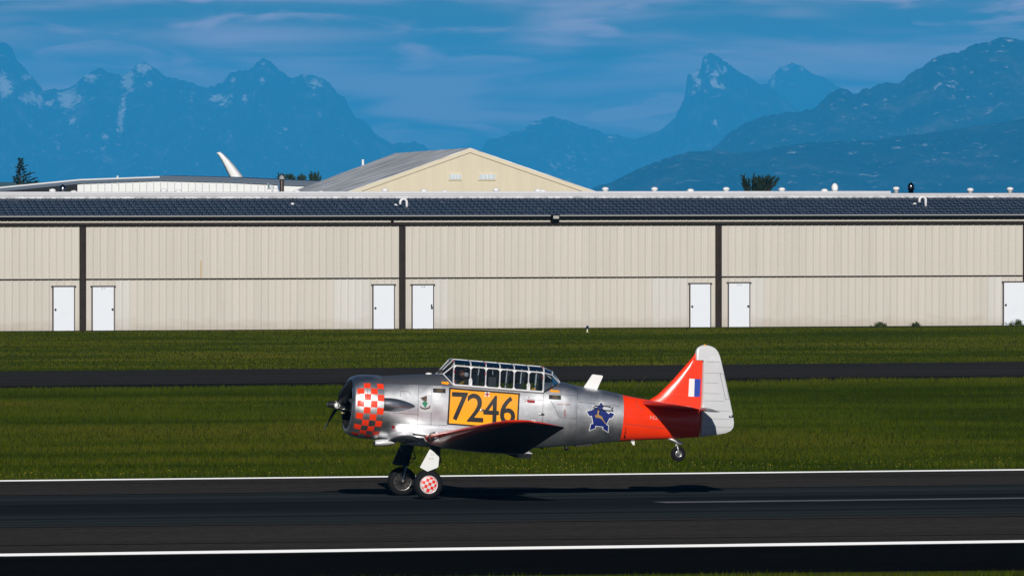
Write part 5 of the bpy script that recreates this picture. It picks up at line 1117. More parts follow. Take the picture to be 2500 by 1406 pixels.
# tailplane
def htail(fl):
    S = [(AP(1560, 985, -.05), AP(1708, 1000, -.05), .09), (AP(1583, 986, -.45), AP(1706, 1001, -.45), .10), (AP(1618, 988, -1.1), AP(1714, 1002.6, -1.1), .09), (AP(1648, 990.5, -1.65), AP(1720, 1004, -1.65), .08), (AP(1666, 993, -1.9), AP(1723, 1005, -1.9), .06), (AP(1688, 996, -2.02), AP(1723, 1005, -2.02), .03)]
    wing_loft(S, 'tailplane', REDP, air, fl)
    E_ = [(AP(1708.6, 1000.2, -.12), AP(1716, 1001.5, -.12), .3), (AP(1706, 999.6, -.45), AP(1740, 1004.5, -.45), .22), (AP(1709, 1000, -.8), AP(1752, 1006.5, -.8), .20), (AP(1713.6, 1000.6, -1.1), AP(1757, 1007.5, -1.1), .20), (AP(1719.6, 1002, -1.65), AP(1759, 1008, -1.65), .17), (AP(1722.6, 1003.2, -1.9), AP(1751, 1007.8, -1.9), .12), (AP(1724, 1004.4, -2.02), AP(1736, 1006.3, -2.02), .06)]
    V = []
    wing_loft(E_, 'elevator', mat('elevator_shade_grey', (0.34, 0.35, 0.37), 0.5, 0.6), air, fl)  # silver elevator coloured darker to stand for its shaded underside
htail(False); htail(True)
# --- masts and aerials
MB().prism([AP(1424, 948.5, 0), AP(1445.5, 916.5, 0), AP(1448, 915.8, 0), AP(1470, 918.6, 0), AP(1471.5, 921, 0), AP(1456, 955.5, 0)], (0, .035, 0)).build('blade_antenna', WHITEP, air)
MB().tube([AP(1542, 972, 0), AP(1552, 950, 0), AP(1578, 919, 0)], 0.0022, 5).build('whip_antenna', GREYB, air)
MB().prism([AP(1539, 1078, 0), AP(1549, 1078, 0), AP(1549, 1088, 0), AP(1545, 1088, 0)], (0, .03, 0)).build('belly_mast', WHITEP, air)
MB().lathe(AP(1383, 1092, 0), (0, 0, -1), [(0, .05), (.04, .05), (.07, .035), (.09, .02)], 12).build('belly_beacon', BLACKP, air, True)
MB().lathe(AP(1322, 1093, 0), (0, 0, -1), [(0, .05), (.03, .04), (.04, .02)], 12).build('drain_fitting', BLACKP, air, True)
MB().prism([AP(1402, 1087, 0), AP(1442, 1083, 0), AP(1441, 1089.5, 0), AP(1404, 1092, 0)], (0, .16, 0)).build('belly_hatch', BLACKP, air)
for (u, v) in [(1176, 1002.5), (1321, 1012)]:
    p = surf_px(u, v, 0.02); MB().lathe(p - Vector((.06, 0, 0)), (1, 0, -.06), [(0, .012), (.02, .022), (.10, .022), (.13, .008)], 10).build('foot_step', STEEL, air, True)

# --- main wheels
def wheel(name, u, v, y, r, w, sgn, cap):
    c = AP(u, v, y); h = empty(name); h.parent = air; h.location = c
    pr = []
    for k in range(17):
        a = math.pi * k / 16; pr.append((-math.cos(a) * w, r - 0.115 + 0.115 * math.sin(a) ** 0.7))
    b = MB(); b.lathe((0, 0, 0), (0, 1, 0), [(-w * .7, r - .125)] + pr + [(w * .7, r - .125)], 48); b.build('tyre', RUBBER, h, True)
    ri = r - 0.118
    b = MB(); b.lathe((0, 0, 0), (0, -1, 0), [(w * .72, ri + .012), (w * .80, ri + .006), (w * .80, ri - .02), (w * .55, ri - .03), (-w * .6, ri - .03)], 40); b.build('rim', ALU2 if cap else mat('rim_dark_metal', (0.22, 0.21, 0.20), 0.35, 0.9), h, True)  # the far rim gets a darker metal
    if cap:
        V = [(0, 0, 0)]; Fc = []; n = 36; R0 = ri - 0.016; yo = -w * .84
        V = [(0, yo - 0.025, 0)]
        for k, (f_, d) in enumerate([(.4, .021), (.75, .012), (1, 0)]):
            for j in range(n): a = 2 * math.pi * j / n; V.append((R0 * f_ * math.cos(a), yo - d, R0 * f_ * math.sin(a)))
        for j in range(n): Fc.append((0, 1 + j, 1 + (j + 1) % n))
        for k in range(2):
            for j in range(n): Fc.append((1 + k * n + j, 1 + (k + 1) * n + j, 1 + (k + 1) * n + (j + 1) % n, 1 + k * n + (j + 1) % n))
        o = mesh_obj('hubcap', V, Fc, None, h, True); m = bpy.data.materials.new('hubcap_checker'); m.use_nodes = True; n_ = m.node_tree.nodes; l_ = m.node_tree.links; bs = n_['Principled BSDF']
        t = n_.new('ShaderNodeTexCoord'); mp = n_.new('ShaderNodeMapping'); mp.inputs['Rotation'].default_value = (0, R(-12), 0); mp.inputs['Location'].default_value = (0.021, 0.5, 0.021); ck = n_.new('ShaderNodeTexChecker')
        ck.inputs['Scale'].default_value = 1 / 0.068; ck.inputs[1].default_value = (0.80, 0.02, 0.015, 1); ck.inputs[2].default_value = (0.66, 0.66, 0.66, 1); l_.new(t.outputs['Object'], mp.inputs[0]); l_.new(mp.outputs[0], ck.inputs[0]); l_.new(ck.outputs[0], bs.inputs['Base Color']); bs.inputs['Roughness'].default_value = 0.4
        o.data.materials.append(m); o['label'] = 'red and white checkered hubcap'
    else:
        b = MB(); b.lathe((0, -w * .2, 0), (0, -1, 0), [(0, ri - .03), (.01, ri - .035), (.02, .10), (.07, .09), (.09, .05), (.14, .045), (.15, .02)], 28); b.build('brake_drum', mat('brake_dark', (0.10, 0.095, 0.09), 0.4, 0.8), h, True)
        for k in range(8):
            a = 2 * math.pi * k / 8; d = Vector((math.cos(a), 0, math.sin(a))); MB().tube([d * .075 + Vector((0, -w * .55, 0)), d * (ri - .045) + Vector((0, -w * .5, 0))], .011, 6).build('spoke', STEEL, h)
        for k in range(10):
            a = 2 * math.pi * (k + .5) / 10; d = Vector((math.cos(a), 0, math.sin(a))) * (ri - .055); MB().lathe(d + Vector((0, -w * .45, 0)), (0, -1, 0), [(0, .012), (.03, .012), (.035, .006)], 8).build('bolt', STEEL, h)
    return c
RW = 0.315
c_n = AP(1045, 1184, -1.27); c_f = AP(981, 1176.5, 1.27)
wheel('main_wheel', 1045, 1184, -1.27, RW, .105, -1, True)
cf = wheel('main_wheel', 981, 1176.5, 1.27, RW, .105, 1, False)
low_f = (AMAT @ cf).z; low_n = (AMAT @ c_n).z
# near leg
leg = empty('landing_gear'); leg.parent = air
MB().tube([AP(1068, 1080, -1.22), AP(1060, 1125, -1.20)], [.075, .065], 14).build('shock_strut', GREYB, leg, True)
MB().tube([AP(1060, 1122, -1.20), AP(1048, 1176, -1.17)], [.042, .04], 12).build('piston', STEEL, leg, True)
MB().tube([AP(1048, 1176, -1.17), AP(1045, 1184, -1.17), AP(1045, 1184, -1.28)], [.045, .045, .04], 12).build('axle', STEEL, leg, True)
MB().tube([AP(1072, 1108, -1.13), AP(1076, 1128, -1.13), AP(1060, 1150, -1.15)], .016, 8).build('scissor_link', GREYB, leg)
MB().prism([AP(1053, 1086, -1.30), AP(1076, 1090, -1.30), AP(1073, 1128, -1.30), AP(1049, 1100, -1.30)], (0, .025, 0)).build('upper_fairing', GREYB, leg)
DR = [(1049.5, 1097.5), (1072, 1115), (1069.8, 1141), (1067, 1143.5), (1043.5, 1152.5), (1025, 1142.5)]
gd = MB().prism([AP(u, v, -1.36) for u, v in DR], (0, .018, 0)).build('gear_door', mat('gear_door_white', (0.78, 0.79, 0.80), 0.45), leg); gd['label'] = 'white gear door plate'
pm = lambda u, v, off: AP(u, v, -1.37 - off)
decal('door_stencil', [glyph('65 PSI', 1047, 1119.5, 1058, 1122.8)], mat('stencil_grey', (0.2, 0.2, 0.2), .6), 0.004, mapper=pm, parent=leg)
decal('door_bolt', [[(a + .9 * math.cos(t), b + .9 * math.sin(t)) for t in np.linspace(0, 6.283, 9)[:-1]] for a, b in [(1053, 1108.5), (1058, 1109), (1053.5, 1113), (1058.5, 1113.5)]], mat('stencil_grey', (0, 0, 0)), 0.004, mapper=pm, parent=leg)
# far leg
leg2 = empty('landing_gear'); leg2.parent = air
MB().tube([AP(1001, 1075, 1.22), AP(990, 1130, 1.20)], [.075, .065], 14).build('shock_strut', mat('strut_blue_black', (0.012, 0.02, 0.05), 0.25, 0.3), leg2, True)
MB().tube([AP(990, 1125, 1.20), AP(985, 1172, 1.17)], [.042, .04], 12).build('piston', mat('strut_blue_black', (0, 0, 0)), leg2, True)
MB().tube([AP(985, 1170, 1.14), AP(981, 1176.5, 1.14), AP(981, 1176.5, 1.26)], [.04, .045, .04], 12).build('axle', STEEL, leg2, True)
MB().tube([AP(992, 1140, 1.05), AP(986, 1168, 1.05)], .010, 6).build('brake_line', STEEL, leg2)
MB().tube([AP(1010, 1104, 1.12), AP(1015, 1119, 1.12), AP(1001, 1133, 1.12)], .014, 6).build('scissor_link', GREYB, leg2)
MB().tube([AP(1001, 1122, 1.12), AP(1015, 1118, 1.12)], .012, 6).build('scissor_link', GREYB, leg2)
MB().prism([AP(979, 1086, 1.33), AP(1009, 1090, 1.33), AP(998, 1140, 1.33), AP(968, 1138, 1.33), AP(957, 1133, 1.33)], (0, .025, 0)).build('gear_door', GREYB, leg2)
MB().prism([AP(978, 1088, 1.15), AP(1010, 1090, 1.15), AP(1006, 1106, 1.15), AP(980, 1104, 1.15)], (0, .1, 0)).build('trunnion', GREYB, leg2)
# tail wheel
tw_ = empty('tail_wheel'); tw_.parent = air; tc_ = AP(1656, 1109.5, 0); tw_.location = tc_; r_t = .162
pr = [(-math.cos(math.pi * k / 12) * .055, r_t - .06 + .06 * math.sin(math.pi * k / 12) ** .7) for k in range(13)]
MB().lathe((0, 0, 0), (0, 1, 0), [(-.035, r_t - .068)] + pr + [(.035, r_t - .068)], 36).build('tyre', RUBBER, tw_, True)
MB().lathe((0, 0, 0), (0, -1, 0), [(.044, r_t - .085), (.05, r_t - .09), (.05, r_t - .105), (.035, r_t - .11), (.04, .03), (.055, .028), (.06, .01)], 24).build('rim', STEEL, tw_, True)
for sy in (-.075, .075): MB().tube([AP(1651, 1086, 0) - tc_ + Vector((0, sy * .4, 0)), AP(1652.5, 1094, 0) - tc_ + Vector((0, sy, 0)), Vector((0, sy, 0))], .014, 8).build('fork', ALU2, tw_, True)
V = []
for u, v, ry, rz in [(1630, 1072.5, .03, .015), (1640, 1075, .06, .035), (1650, 1079, .06, .045), (1660, 1083, .05, .045), (1666, 1086, .03, .02)]:
    c = AP(u, v, 0) - tc_
    for k in range(14): a = 2 * math.pi * k / 14; V.append((c.x, math.cos(a) * ry, c.z + math.sin(a) * rz))
o = mesh_obj('fork_fairing', V, [(i * 14 + k, i * 14 + (k + 1) % 14, (i + 1) * 14 + (k + 1) % 14, (i + 1) * 14 + k) for i in range(4) for k in range(14)] + [tuple(range(14)), tuple(range(56, 70))], ALU2, tw_, True)
bm = bmesh.new(); bm.from_mesh(o.data); bmesh.ops.recalc_face_normals(bm, faces=bm.faces); bm.to_mesh(o.data); bm.free()

# --- canopy
can = empty('canopy'); can.parent = air
HU = [1106.5, 1147.5, 1184.5, 1218.5, 1253, 1288, 1324.5]
YS, YR, YK = .405, .345, .20
def hoop(u):
    t = (u - 1106.5) / (1324.5 - 1106.5); S = AP(u + 1.5 * t, 941.5 + 17.5 * t, -YS); x = S.x
    def zat(v, y): return AP(u, v, y).z
    r = zat(894 + 17.5 * t, -YR); k = zat(882 + 17.8 * t, -YK); top = AP(u - 8, 878 + 18.5 * t, 0).z
    near = [Vector((x, -YS, S.z)), Vector((x, -YR, r)), Vector((x, -(YR + YK) / 2 - .03, (r + k) / 2 + .025)), Vector((x, -YK, k + .012)), Vector((x, -YK * .5, top - .008)), Vector((x, 0, top))]
    return near + [Vector((p.x, -p.y, p.z)) for p in reversed(near[:-1])]
HP = [hoop(u) for u in HU]; CFR = mat('canopy_frame_silver', (0.66, 0.67, 0.69), 0.4, 0.25)
def pane(pts_a, pts_b, nm='window_pane'):
    n = len(pts_a); mesh_obj(nm, list(pts_a) + list(pts_b), [(i, i + 1, n + i + 1, n + i) for i in range(n - 1)], GLASS, can, True)
def shr(a, b, t=0.02): return a.lerp(b, t)
for i in range(6):
    a, c = HP[i], HP[i + 1]
    pane(a[0:2], c[0:2]); pane(a[1:10], c[1:10]); pane(a[9:11], c[9:11])
for i, h_ in enumerate(HP): 
    wd = .018 if i in (0, 6) else .0145
    MB().tube([p for p in h_], wd, 6).build('canopy_hoop', CFR, can)
def rail(idx, w, nm): MB().tube([h_[idx] for h_ in HP], w, 6).build(nm, CFR, can)
for idx in (1, 9): rail(idx, .0155, 'canopy_rail')
for idx in (0, 10): rail(idx, .023, 'canopy_sill')
MB().tube([h_[5] for h_ in HP], .010, 6).build('canopy_rail', CFR, can)
# corner gussets
for i, h_ in enumerate(HP):
    for idx, sg in ((1, 1), (0, -1)):
        c = h_[idx]; b = MB(); L_ = .06
        for dx in (-1, 1):
            if (i == 0 and dx < 0) or (i == 6 and dx > 0): continue
            up_ = (h_[1] - h_[0]).normalized(); d = -up_ if idx == 1 else up_; b.prism([c + Vector((0, -.012, 0)), c + Vector((dx * L_, -.012, 0)), c + d * L_ + Vector((0, -.012, 0))], (0, .012, 0))
        b.build('gusset', CFR, can)
for i in (1, 5):
    a, c = HP[i][0], HP[i][1]; p = a.lerp(c, .02); q = a.lerp(c, .42); b = MB(); b.prism([p + Vector((-.035, -.02, 0)), p + Vector((.035, -.02, 0)), q + Vector((.035, -.02, -.04)), q + Vector((.018, -.02, 0)), q + Vector((-.018, -.02, 0)), q + Vector((-.035, -.02, -.04))], (0, .012, 0)); b.build('canopy_handle', CFR, can)
for u, v in [(1108, 882), (1109, 908), (1110, 934), (1185, 888), (1185, 914), (1186, 941), (1324, 899), (1325, 924)]:
    p = AP(u, v, -YR - .04); MB().box(p.x - .012, p.x + .012, p.y - .012, p.y, p.z - .02, p.z + .02).build('release_mark', DKRED, can)
# windscreen
B0 = AP(1066, 914.5, -.05); BL = AP(1082, 915, -.27); BR = Vector((BL.x, -BL.y, BL.z)); BC = AP(1064, 914, 0)
h0 = HP[0]
pane([h0[1], h0[0]], [BL, BL.lerp(h0[0], .5)]); pane([h0[9], h0[10]], [BR, BR.lerp(h0[10], .5)])
pane([h0[1], h0[3]], [BL, BL.lerp(BC, .5)]); pane([h0[9], h0[7]], [BR, BR.lerp(BC, .5)])
pane([h0[3], h0[5], h0[7]], [BL.lerp(BC, .5), BC, BR.lerp(BC, .5)])
for P_ in ([h0[1], BL], [h0[9], BR], [h0[3], BL.lerp(BC, .6)], [h0[7], BR.lerp(BC, .6)], [BL, BL.lerp(BC, .5), BC, BR.lerp(BC, .5), BR], [BL, h0[0]], [BR, h0[10]]): MB().tube(P_, .014, 6).build('windscreen_frame', CFR, can)
MB().box(BL.x - .09, BL.x + .01, -.19, -.11, BL.z + .02, BL.z + .09).build('compass', BLACKP, can)
# rear curved section
h6 = HP[6]; E = AP(1367, 935, 0); Tm = AP(1347, 909.5, 0); Rm = AP(1348, 917.5, -.27); Em = AP(1366, 937, -.10)
Rm2 = Vector((Rm.x, -Rm.y, Rm.z)); Em2 = Vector((Em.x, -Em.y, Em.z)); Km = (Rm + Tm) / 2 + Vector((0, -.05, .035)); Km2 = Vector((Km.x, -Km.y, Km.z))
Sm = AP(1349, 946, -.33); Sm2 = Vector((Sm.x, -Sm.y, Sm.z))
pane([h6[0], h6[1]], [Sm, Rm]); pane([Sm, Rm], [Em, Em.lerp(E, .3)]); pane([h6[10], h6[9]], [Sm2, Rm2]); pane([Sm2, Rm2], [Em2, Em2.lerp(E, .3)])
pane([h6[1], h6[3], h6[5], h6[7], h6[9]], [Rm, Km, Tm, Km2, Rm2]); pane([Rm, Km, Tm, Km2, Rm2], [Em, Em.lerp(E, .6), E, Em2.lerp(E, .6), Em2])
for P_ in ([h6[1], Rm, Em], [h6[9], Rm2, Em2], [Rm, Km, Tm, Km2, Rm2], [h6[5], Tm, E], [Em, E, Em2]): MB().tube(P_, .012, 6).build('rear_frame', CFR, can)
for P_ in ([h6[0], Sm, Em], [h6[10], Sm2, Em2]): MB().tube(P_, .013, 6).build('rear_sill', BLACKP, can)
# --- cockpit fittings
def cseat(u, v0, v1, nm):
    p = AP(u, v1, 0); q = AP(u + 4, v0, 0); MB().prism([p + Vector((-.05, 0, -.35)), p + Vector((.02, 0, -.35)), q + Vector((.03, 0, 0)), q + Vector((-.02, 0, 0))], (0, .40, 0)).build(nm, BLACKP, air)
cseat(1158, 919, 945, 'seat_back'); cseat(1262, 938, 955, 'seat_back')
b = MB()
for sy in (-.20, .20):
    b.tube([AP(1166, 950, 0) + Vector((0, sy, 0)), AP(1180, 887, 0) + Vector((0, sy * .4, 0))], .016, 6); b.tube([AP(1213, 955, 0) + Vector((0, sy, 0)), AP(1198, 889, 0) + Vector((0, sy * .4, 0))], .016, 6)
    b.tube([AP(1190, 952, 0) + Vector((0, sy, 0)), AP(1196, 890, 0) + Vector((0, sy * .4, 0))], .012, 6)
b.tube([AP(1178, 888, 0), AP(1203, 890, 0)], .03, 6); b.build('roll_over_frame', BLACKP, air)
p, q = AP(1187, 921, 0), AP(1203, 950, 0); MB().box(p.x, q.x, -.26, .26, q.z, p.z).build('rear_instrument_panel', GREYB, air)
p, q = AP(1103, 928, 0), AP(1110, 955, 0); MB().box(p.x, q.x, -.30, .30, q.z, p.z).build('front_instrument_panel', BLACKP, air)
for u0, v0, u1, v1 in [(1238, 948, 1244, 905), (1271, 952, 1279, 908), (1276, 952, 1281, 912), (1310, 955, 1316, 918)]: MB().tube([AP(u0, v0, .05), AP(u1, v1, .05)], .009, 5).build('harness_strap', BLACKP, air)
MB().tube([AP(1150, 925, 0), AP(1160, 932, 0), AP(1164, 946, 0)], .01, 6).build('intercom_lead', BLACKP, air)
MB().box(AP(1295, 951, 0).x, AP(1305, 951, 0).x, -.1, .0, AP(1300, 953, 0).z, AP(1300, 950, 0).z).build('checklist_card', YEL, air)

# --- pilot
pil = empty('person'); pil.matrix_world = AMAT; pc = AP(1131.5, 912, 0)
pil.location = AMAT @ (pc + Vector((0.02, 0, -0.72))); tag(pil, 'pilot in olive flight suit and black and white helmet in the front cockpit', 'person')
o_ = Vector((0, 0, 0.72))      # head centre above the hip point
def skin(name, pts, edges, m, parent, lv=2):
    me = bpy.data.meshes.new(name); me.from_pydata([p[0] for p in pts], edges, []); o = bpy.data.objects.new(name, me); col.objects.link(o); o.parent = parent
    sm = o.modifiers.new('skin', 'SKIN'); sm.use_smooth_shade = True
    for i, p in enumerate(pts):
        r = p[1]; me.skin_vertices[0].data[i].radius = (r, r) if not isinstance(r, tuple) else r
    me.skin_vertices[0].data[0].use_root = True
    ss = o.modifiers.new('sub', 'SUBSURF'); ss.levels = lv; ss.render_levels = lv; me.materials.append(m); return o
SUIT = mat('flight_suit_olive', (0.035, 0.032, 0.016), 0.85, var=0.2, vscale=20); SKINM = mat('skin_tone', (0.28, 0.13, 0.08), 0.55)
body = skin('body', [((0.02, 0, 0), (.15, .14)), ((0.04, 0, .20), (.15, .13)), ((0.05, 0, .40), (.17, .13)), ((0.04, 0, .52), (.09, .08)), ((0.03, 0, .60), (.055, .055)),
    ((0.04, -.19, .45), .075), ((-.06, -.24, .24), .055), ((-.28, -.15, .15), .042), ((0.04, .19, .45), .075), ((-.06, .24, .24), .055), ((-.28, .15, .15), .042),
    ((-.02, -.11, -.02), .095), ((-.42, -.13, .08), .075), ((-.50, -.13, -.18), .055), ((-.02, .11, -.02), .095), ((-.42, .13, .08), .075), ((-.50, .13, -.18), .055)],
    [(0, 1), (1, 2), (2, 3), (3, 4), (2, 5), (5, 6), (6, 7), (2, 8), (8, 9), (9, 10), (0, 11), (11, 12), (12, 13), (0, 14), (14, 15), (15, 16)], SUIT, pil)
# head: a shaped ovoid with brow, nose, lips and chin; faces -X
V = []; Fc = []; nu, nv = 28, 22
for j in range(nv + 1):
    th = math.pi * j / nv
    for i in range(nu):
        ph = 2 * math.pi * i / nu; d = Vector((math.sin(th) * math.cos(ph), math.sin(th) * math.sin(ph), math.cos(th))); p = Vector((d.x * .098, d.y * .078, d.z * .118))
        f_ = max(0, -d.x) ** 3
        if f_ > 0:
            yy = abs(p.y); z = p.z
            p.x -= f_ * (0.030 * math.exp(-((z + .018) / .018) ** 2 - (yy / .014) ** 2) + 0.012 * math.exp(-((z + .008) / .03) ** 2 - (yy / .010) ** 2) + 0.009 * math.exp(-((z + .058) / .010) ** 2 - (yy / .022) ** 2) + 0.014 * math.exp(-((z + .092) / .018) ** 2 - (yy / .025) ** 2) + .006 * math.exp(-((z - .022) / .012) ** 2))
            p.x += f_ * .010 * math.exp(-((z - .002) / .010) ** 2 - ((yy - .03) / .014) ** 2)
        V.append(tuple(p))
for j in range(nv):
    for i in range(nu): Fc.append((j * nu + i, (j + 1) * nu + i, (j + 1) * nu + (i + 1) % nu, j * nu + (i + 1) % nu))
head = mesh_obj('head', V, Fc, SKINM, pil, True, loc=o_)
for s in (-1, 1):
    MB().lathe((-.088, s * .032, 0.0), (-1, 0, 0), [(0, .012), (.006, .010), (.009, .004)], 10).build('eye', BLACKP, head, True)
V = []; Fc = []; nu, nv = 26, 14
for j in range(nv + 1):
    th = math.pi * .66 * j / nv
    for i in range(nu):
        ph = 2 * math.pi * i / nu; d = Vector((math.sin(th) * math.cos(ph), math.sin(th) * math.sin(ph), math.cos(th))); r = 1.0
        if d.x < -.25 and d.z < .35: r = 1.0; d.z = max(d.z, .35 - .0)
        V.append((d.x * .130 + .015, d.y * .118, d.z * .135 + .01))
for j in range(nv):
    for i in range(nu): Fc.append((j * nu + i, (j + 1) * nu + i, (j + 1) * nu + (i + 1) % nu, j * nu + (i + 1) % nu))
FM = [1 if (V[f[0]][0] > .095) else 0 for f in Fc]
hel = mesh_obj('helmet', V, Fc, None, head, True, mats=[BLACKP, WHITEP], fmat=FM)
for s in (-1, 1): MB().lathe((.02, s * .108, -.035), (0, s, 0), [(0, .052), (.02, .050), (.03, .03)], 18).build('ear_cup', mat('ear_cup_grey', (0.30, 0.30, 0.31), 0.5) if s < 0 else BLACKP, head, True)
MB().tube([(-.03, -.115, -.05), (-.10, -.09, -.085), (-.125, -.02, -.07)], .008, 6).build('microphone_boom', BLACKP, head)
MB().tube([(.03, 0, .56), (-.05, -.10, .50), (-.11, -.10, .36), (-.12, -.08, .22)], .018, 6).build('shoulder_strap', mat('strap_yellow', (0.35, 0.22, 0.03), .7), pil)
MB().tube([(.03, 0, .56), (-.05, .10, .50), (-.11, .10, .36), (-.12, .08, .22)], .018, 6).build('shoulder_strap', mat('strap_yellow', (0, 0, 0)), pil)
# hands resting on the stick and throttle, below the sill
for s in (-1, 1):
    hb_ = Vector((-.30, s * .15, .14)); hd = empty('hand'); hd.parent = pil; hd.location = hb_
    skin('palm', [((0, 0, 0), (.024, .036)), ((-.05, 0, 0), (.022, .038)), ((-.085, 0, -.005), (.018, .036))], [(0, 1), (1, 2)], SKINM, hd, 1)
    for k in range(4):
        y0 = -.030 + .020 * k; L_ = (.032, .038, .036, .028)[k]
        skin('finger', [((-.075, y0, 0), .0095), ((-.085 - L_, y0, -.012), .009), ((-.088 - L_, y0, -.045), .0085), ((-.068 - L_ * .6, y0, -.062), .008)], [(0, 1), (1, 2), (2, 3)], SKINM, hd, 1)
    skin('thumb', [((-.02, s * -.034, -.005), .011), ((-.055, s * -.055, -.02), .010), ((-.085, s * -.045, -.035), .009)], [(0, 1), (1, 2)], SKINM, hd, 1)
# settle the aircraft so that the far wheel just touches
dz = RW - (AMAT @ cf).z
air.location.z += dz; pil.location.z += dz
# ------------------------------------------------------------------ grass and wild flowers
def blades(name, y0f, y1f, dens, h0, h1, w, label, m, xpad=900, flat=0.0, cull=None):
    ys0, ys1 = y0f(0), y1f(0); ymid = (ys0 + ys1) / 2
    xa, xb = on_y(-xpad, 900, y0f(0)).x, on_y(2500 + xpad, 900, y1f(0)).x
    n = int(dens * (xb - xa) * (ys1 - ys0)); X = RNG.uniform(xa, xb, n); T = RNG.uniform(0, 1, n)
    Y = np.array([y0f(x) for x in X]) * (1 - T) + np.array([y1f(x) for x in X]) * T
    dep = (X - CAM.x) * DIR.x + (Y - CAM.y) * DIR.y; uu = 1250 + F * ((X - CAM.x) * RGT.x + (Y - CAM.y) * RGT.y) / dep
    k = (uu > -xpad) & (uu < 2500 + xpad); X, Y, T = X[k], Y[k], T[k]; n = len(X)
    cl = np.array([noise.fractal(Vector((x * .12, y * .2, 0)), 0.9, 2.1, 3) for x, y in zip(X, Y)])
    big = np.array([noise.fractal(Vector((x * .035, y * .07, 5)), 0.9, 2.1, 3) for x, y in zip(X, Y)])
    hh = RNG.uniform(h0, h1, n) * (1 + 0.55 * cl).clip(.35, 1.8)
    if cull is not None: hh = hh * cull(T)
    a = RNG.uniform(-1.1, 1.1, n); dx, dy = np.cos(a) * w * .5, np.sin(a) * w * .5; lx, ly = RNG.normal(0, .38, n) * hh, RNG.normal(0, .38, n) * hh
    ws = RNG.uniform(.6, 1.5, n); dx *= ws; dy *= ws
    co = np.zeros((n, 3, 3)); co[:, 0] = np.stack([X - dx, Y - dy, np.full(n, -0.01)], 1); co[:, 1] = np.stack([X + dx, Y + dy, np.full(n, -0.01)], 1); co[:, 2] = np.stack([X + lx, Y + ly, hh], 1)
    me = bpy.data.meshes.new(name); me.vertices.add(3 * n); me.vertices.foreach_set('co', co.ravel()); me.loops.add(3 * n); me.loops.foreach_set('vertex_index', np.arange(3 * n)); me.polygons.add(n); me.polygons.foreach_set('loop_start', np.arange(0, 3 * n, 3)); me.update(calc_edges=True)
    at_ = me.attributes.new('tone', 'FLOAT', 'FACE'); at_.data.foreach_set('value', (0.42 + 0.38 * cl + 0.55 * big + RNG.normal(0, .16, n)).clip(0, 1))
    me.materials.append(m); o = bpy.data.objects.new(name, me); col.objects.link(o); return tag(o, label, 'grass', kind='stuff')
def grass_mat(name, ca, cb, cc):
    m = bpy.data.materials.new(name); m.use_nodes = True; nt = m.node_tree; n = nt.nodes; l = nt.links; n.clear(); o = n.new('ShaderNodeOutputMaterial')
    at_ = n.new('ShaderNodeAttribute'); at_.attribute_name = 'tone'; r = n.new('ShaderNodeValToRGB'); l.new(at_.outputs['Fac'], r.inputs[0]); e = r.color_ramp.elements
    e[0].position = 0.15; e[0].color = tuple(ca) + (1,); e[1].position = 0.9; e[1].color = tuple(cc) + (1,); q = e.new(0.5); q.color = tuple(cb) + (1,)
    d = n.new('ShaderNodeBsdfDiffuse'); t = n.new('ShaderNodeBsdfTranslucent'); mx = n.new('ShaderNodeMixShader'); mx.inputs[0].default_value = 0.25
    l.new(r.outputs[0], d.inputs[0]); l.new(r.outputs[0], t.inputs[0]); l.new(d.outputs[0], mx.inputs[1]); l.new(t.outputs[0], mx.inputs[2]); l.new(mx.outputs[0], o.inputs[0]); return m
GM1 = grass_mat('meadow_grass', (0.026, 0.046, 0.001), (0.058, 0.086, 0.0015), (0.098, 0.100, 0.008)); GM2 = grass_mat('mown_grass', (0.036, 0.058, 0.002), (0.074, 0.096, 0.003), (0.122, 0.118, 0.014))
blades('meadow_grass', lambda x: YF + 0.32, lambda x: tn(x) + 0.3, 55, .045, .125, .022, 'green meadow grass between the runway and the taxiway', GM1)
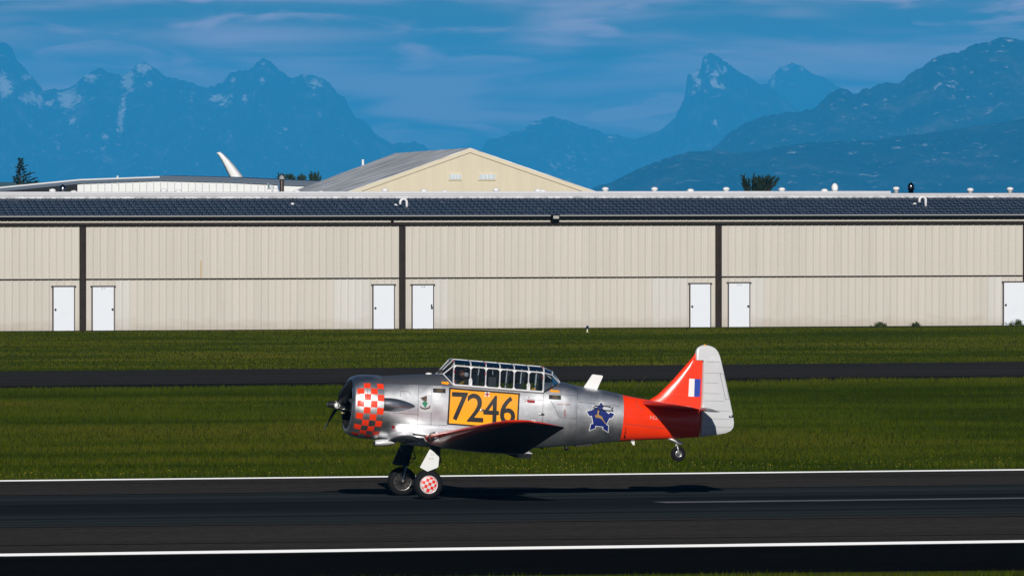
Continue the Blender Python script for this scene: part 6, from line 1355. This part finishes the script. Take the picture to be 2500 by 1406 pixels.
blades('mown_grass', lambda x: tf(x) - 0.1, lambda x: 213.3, 30, .03, .075, .035, 'mown grass between the taxiway and the hangar', GM2)
blades('verge_grass', lambda x: -50, lambda x: -42.2 - 0.12 * (x + 5), 70, .05, .17, .018, 'grass verge at the very bottom right of the picture', GM1)
def flowers(n):
    V = []; Fc = []
    for _ in range(n):
        u = random.uniform(-700, 3200); base = on_y(u, 1160, YF + 2).x; y = YF + 0.7 + abs(random.gauss(0, 1)) * 3.0
        if noise.noise(Vector((base * .25, y * .3, 8))) + random.gauss(0, .25) < (0.0 if u > 1250 else 0.30): continue
        x = base; h = random.uniform(.06, .15); r = random.uniform(.005, .012); k = len(V)
        V += [(x + r * math.cos(a), y + r * math.sin(a) * .6, h + r * .6 * math.sin(a + .6)) for a in np.linspace(0, 2 * math.pi, 7)[:-1]]; Fc.append(tuple(range(k, k + 6)))
        k = len(V); V += [(x - .004, y, 0), (x + .004, y, 0), (x, y, h)]; Fc.append((k, k + 1, k + 2))
    return V, Fc
V, Fc = flowers(1400); o = mesh_obj('wild_flowers', V, Fc, None, mats=[mat('dandelion_yellow', (0.50, 0.36, 0.03), .7), mat('flower_stem', (0.05, 0.08, 0.01), .8)], fmat=[0 if len(f) == 6 else 1 for f in Fc]); tag(o, 'yellow wild flowers scattered along the far runway edge', 'flowers', kind='stuff')
# ------------------------------------------------------------------ haze
hb = MB(); hb.box(-41000, 65000, -21000, 65000, -152, 680)
hz_o = hb.build('haze', None); hm = bpy.data.materials.new('haze_air'); hm.use_nodes = True; nt = hm.node_tree; nt.nodes.clear()
ho = nt.nodes.new('ShaderNodeOutputMaterial'); hv = nt.nodes.new('ShaderNodeVolumePrincipled'); hv.inputs['Color'].default_value = (0.045, 0.46, 1.0, 1)
hv.inputs['Density'].default_value = 4.0e-5; hv.inputs['Anisotropy'].default_value = -0.2
nt.links.new(hv.outputs[0], ho.inputs['Volume']); hz_o.data.materials.append(hm)
tag(hz_o, 'blue summer haze between the airfield and the mountains', 'haze', kind='stuff')
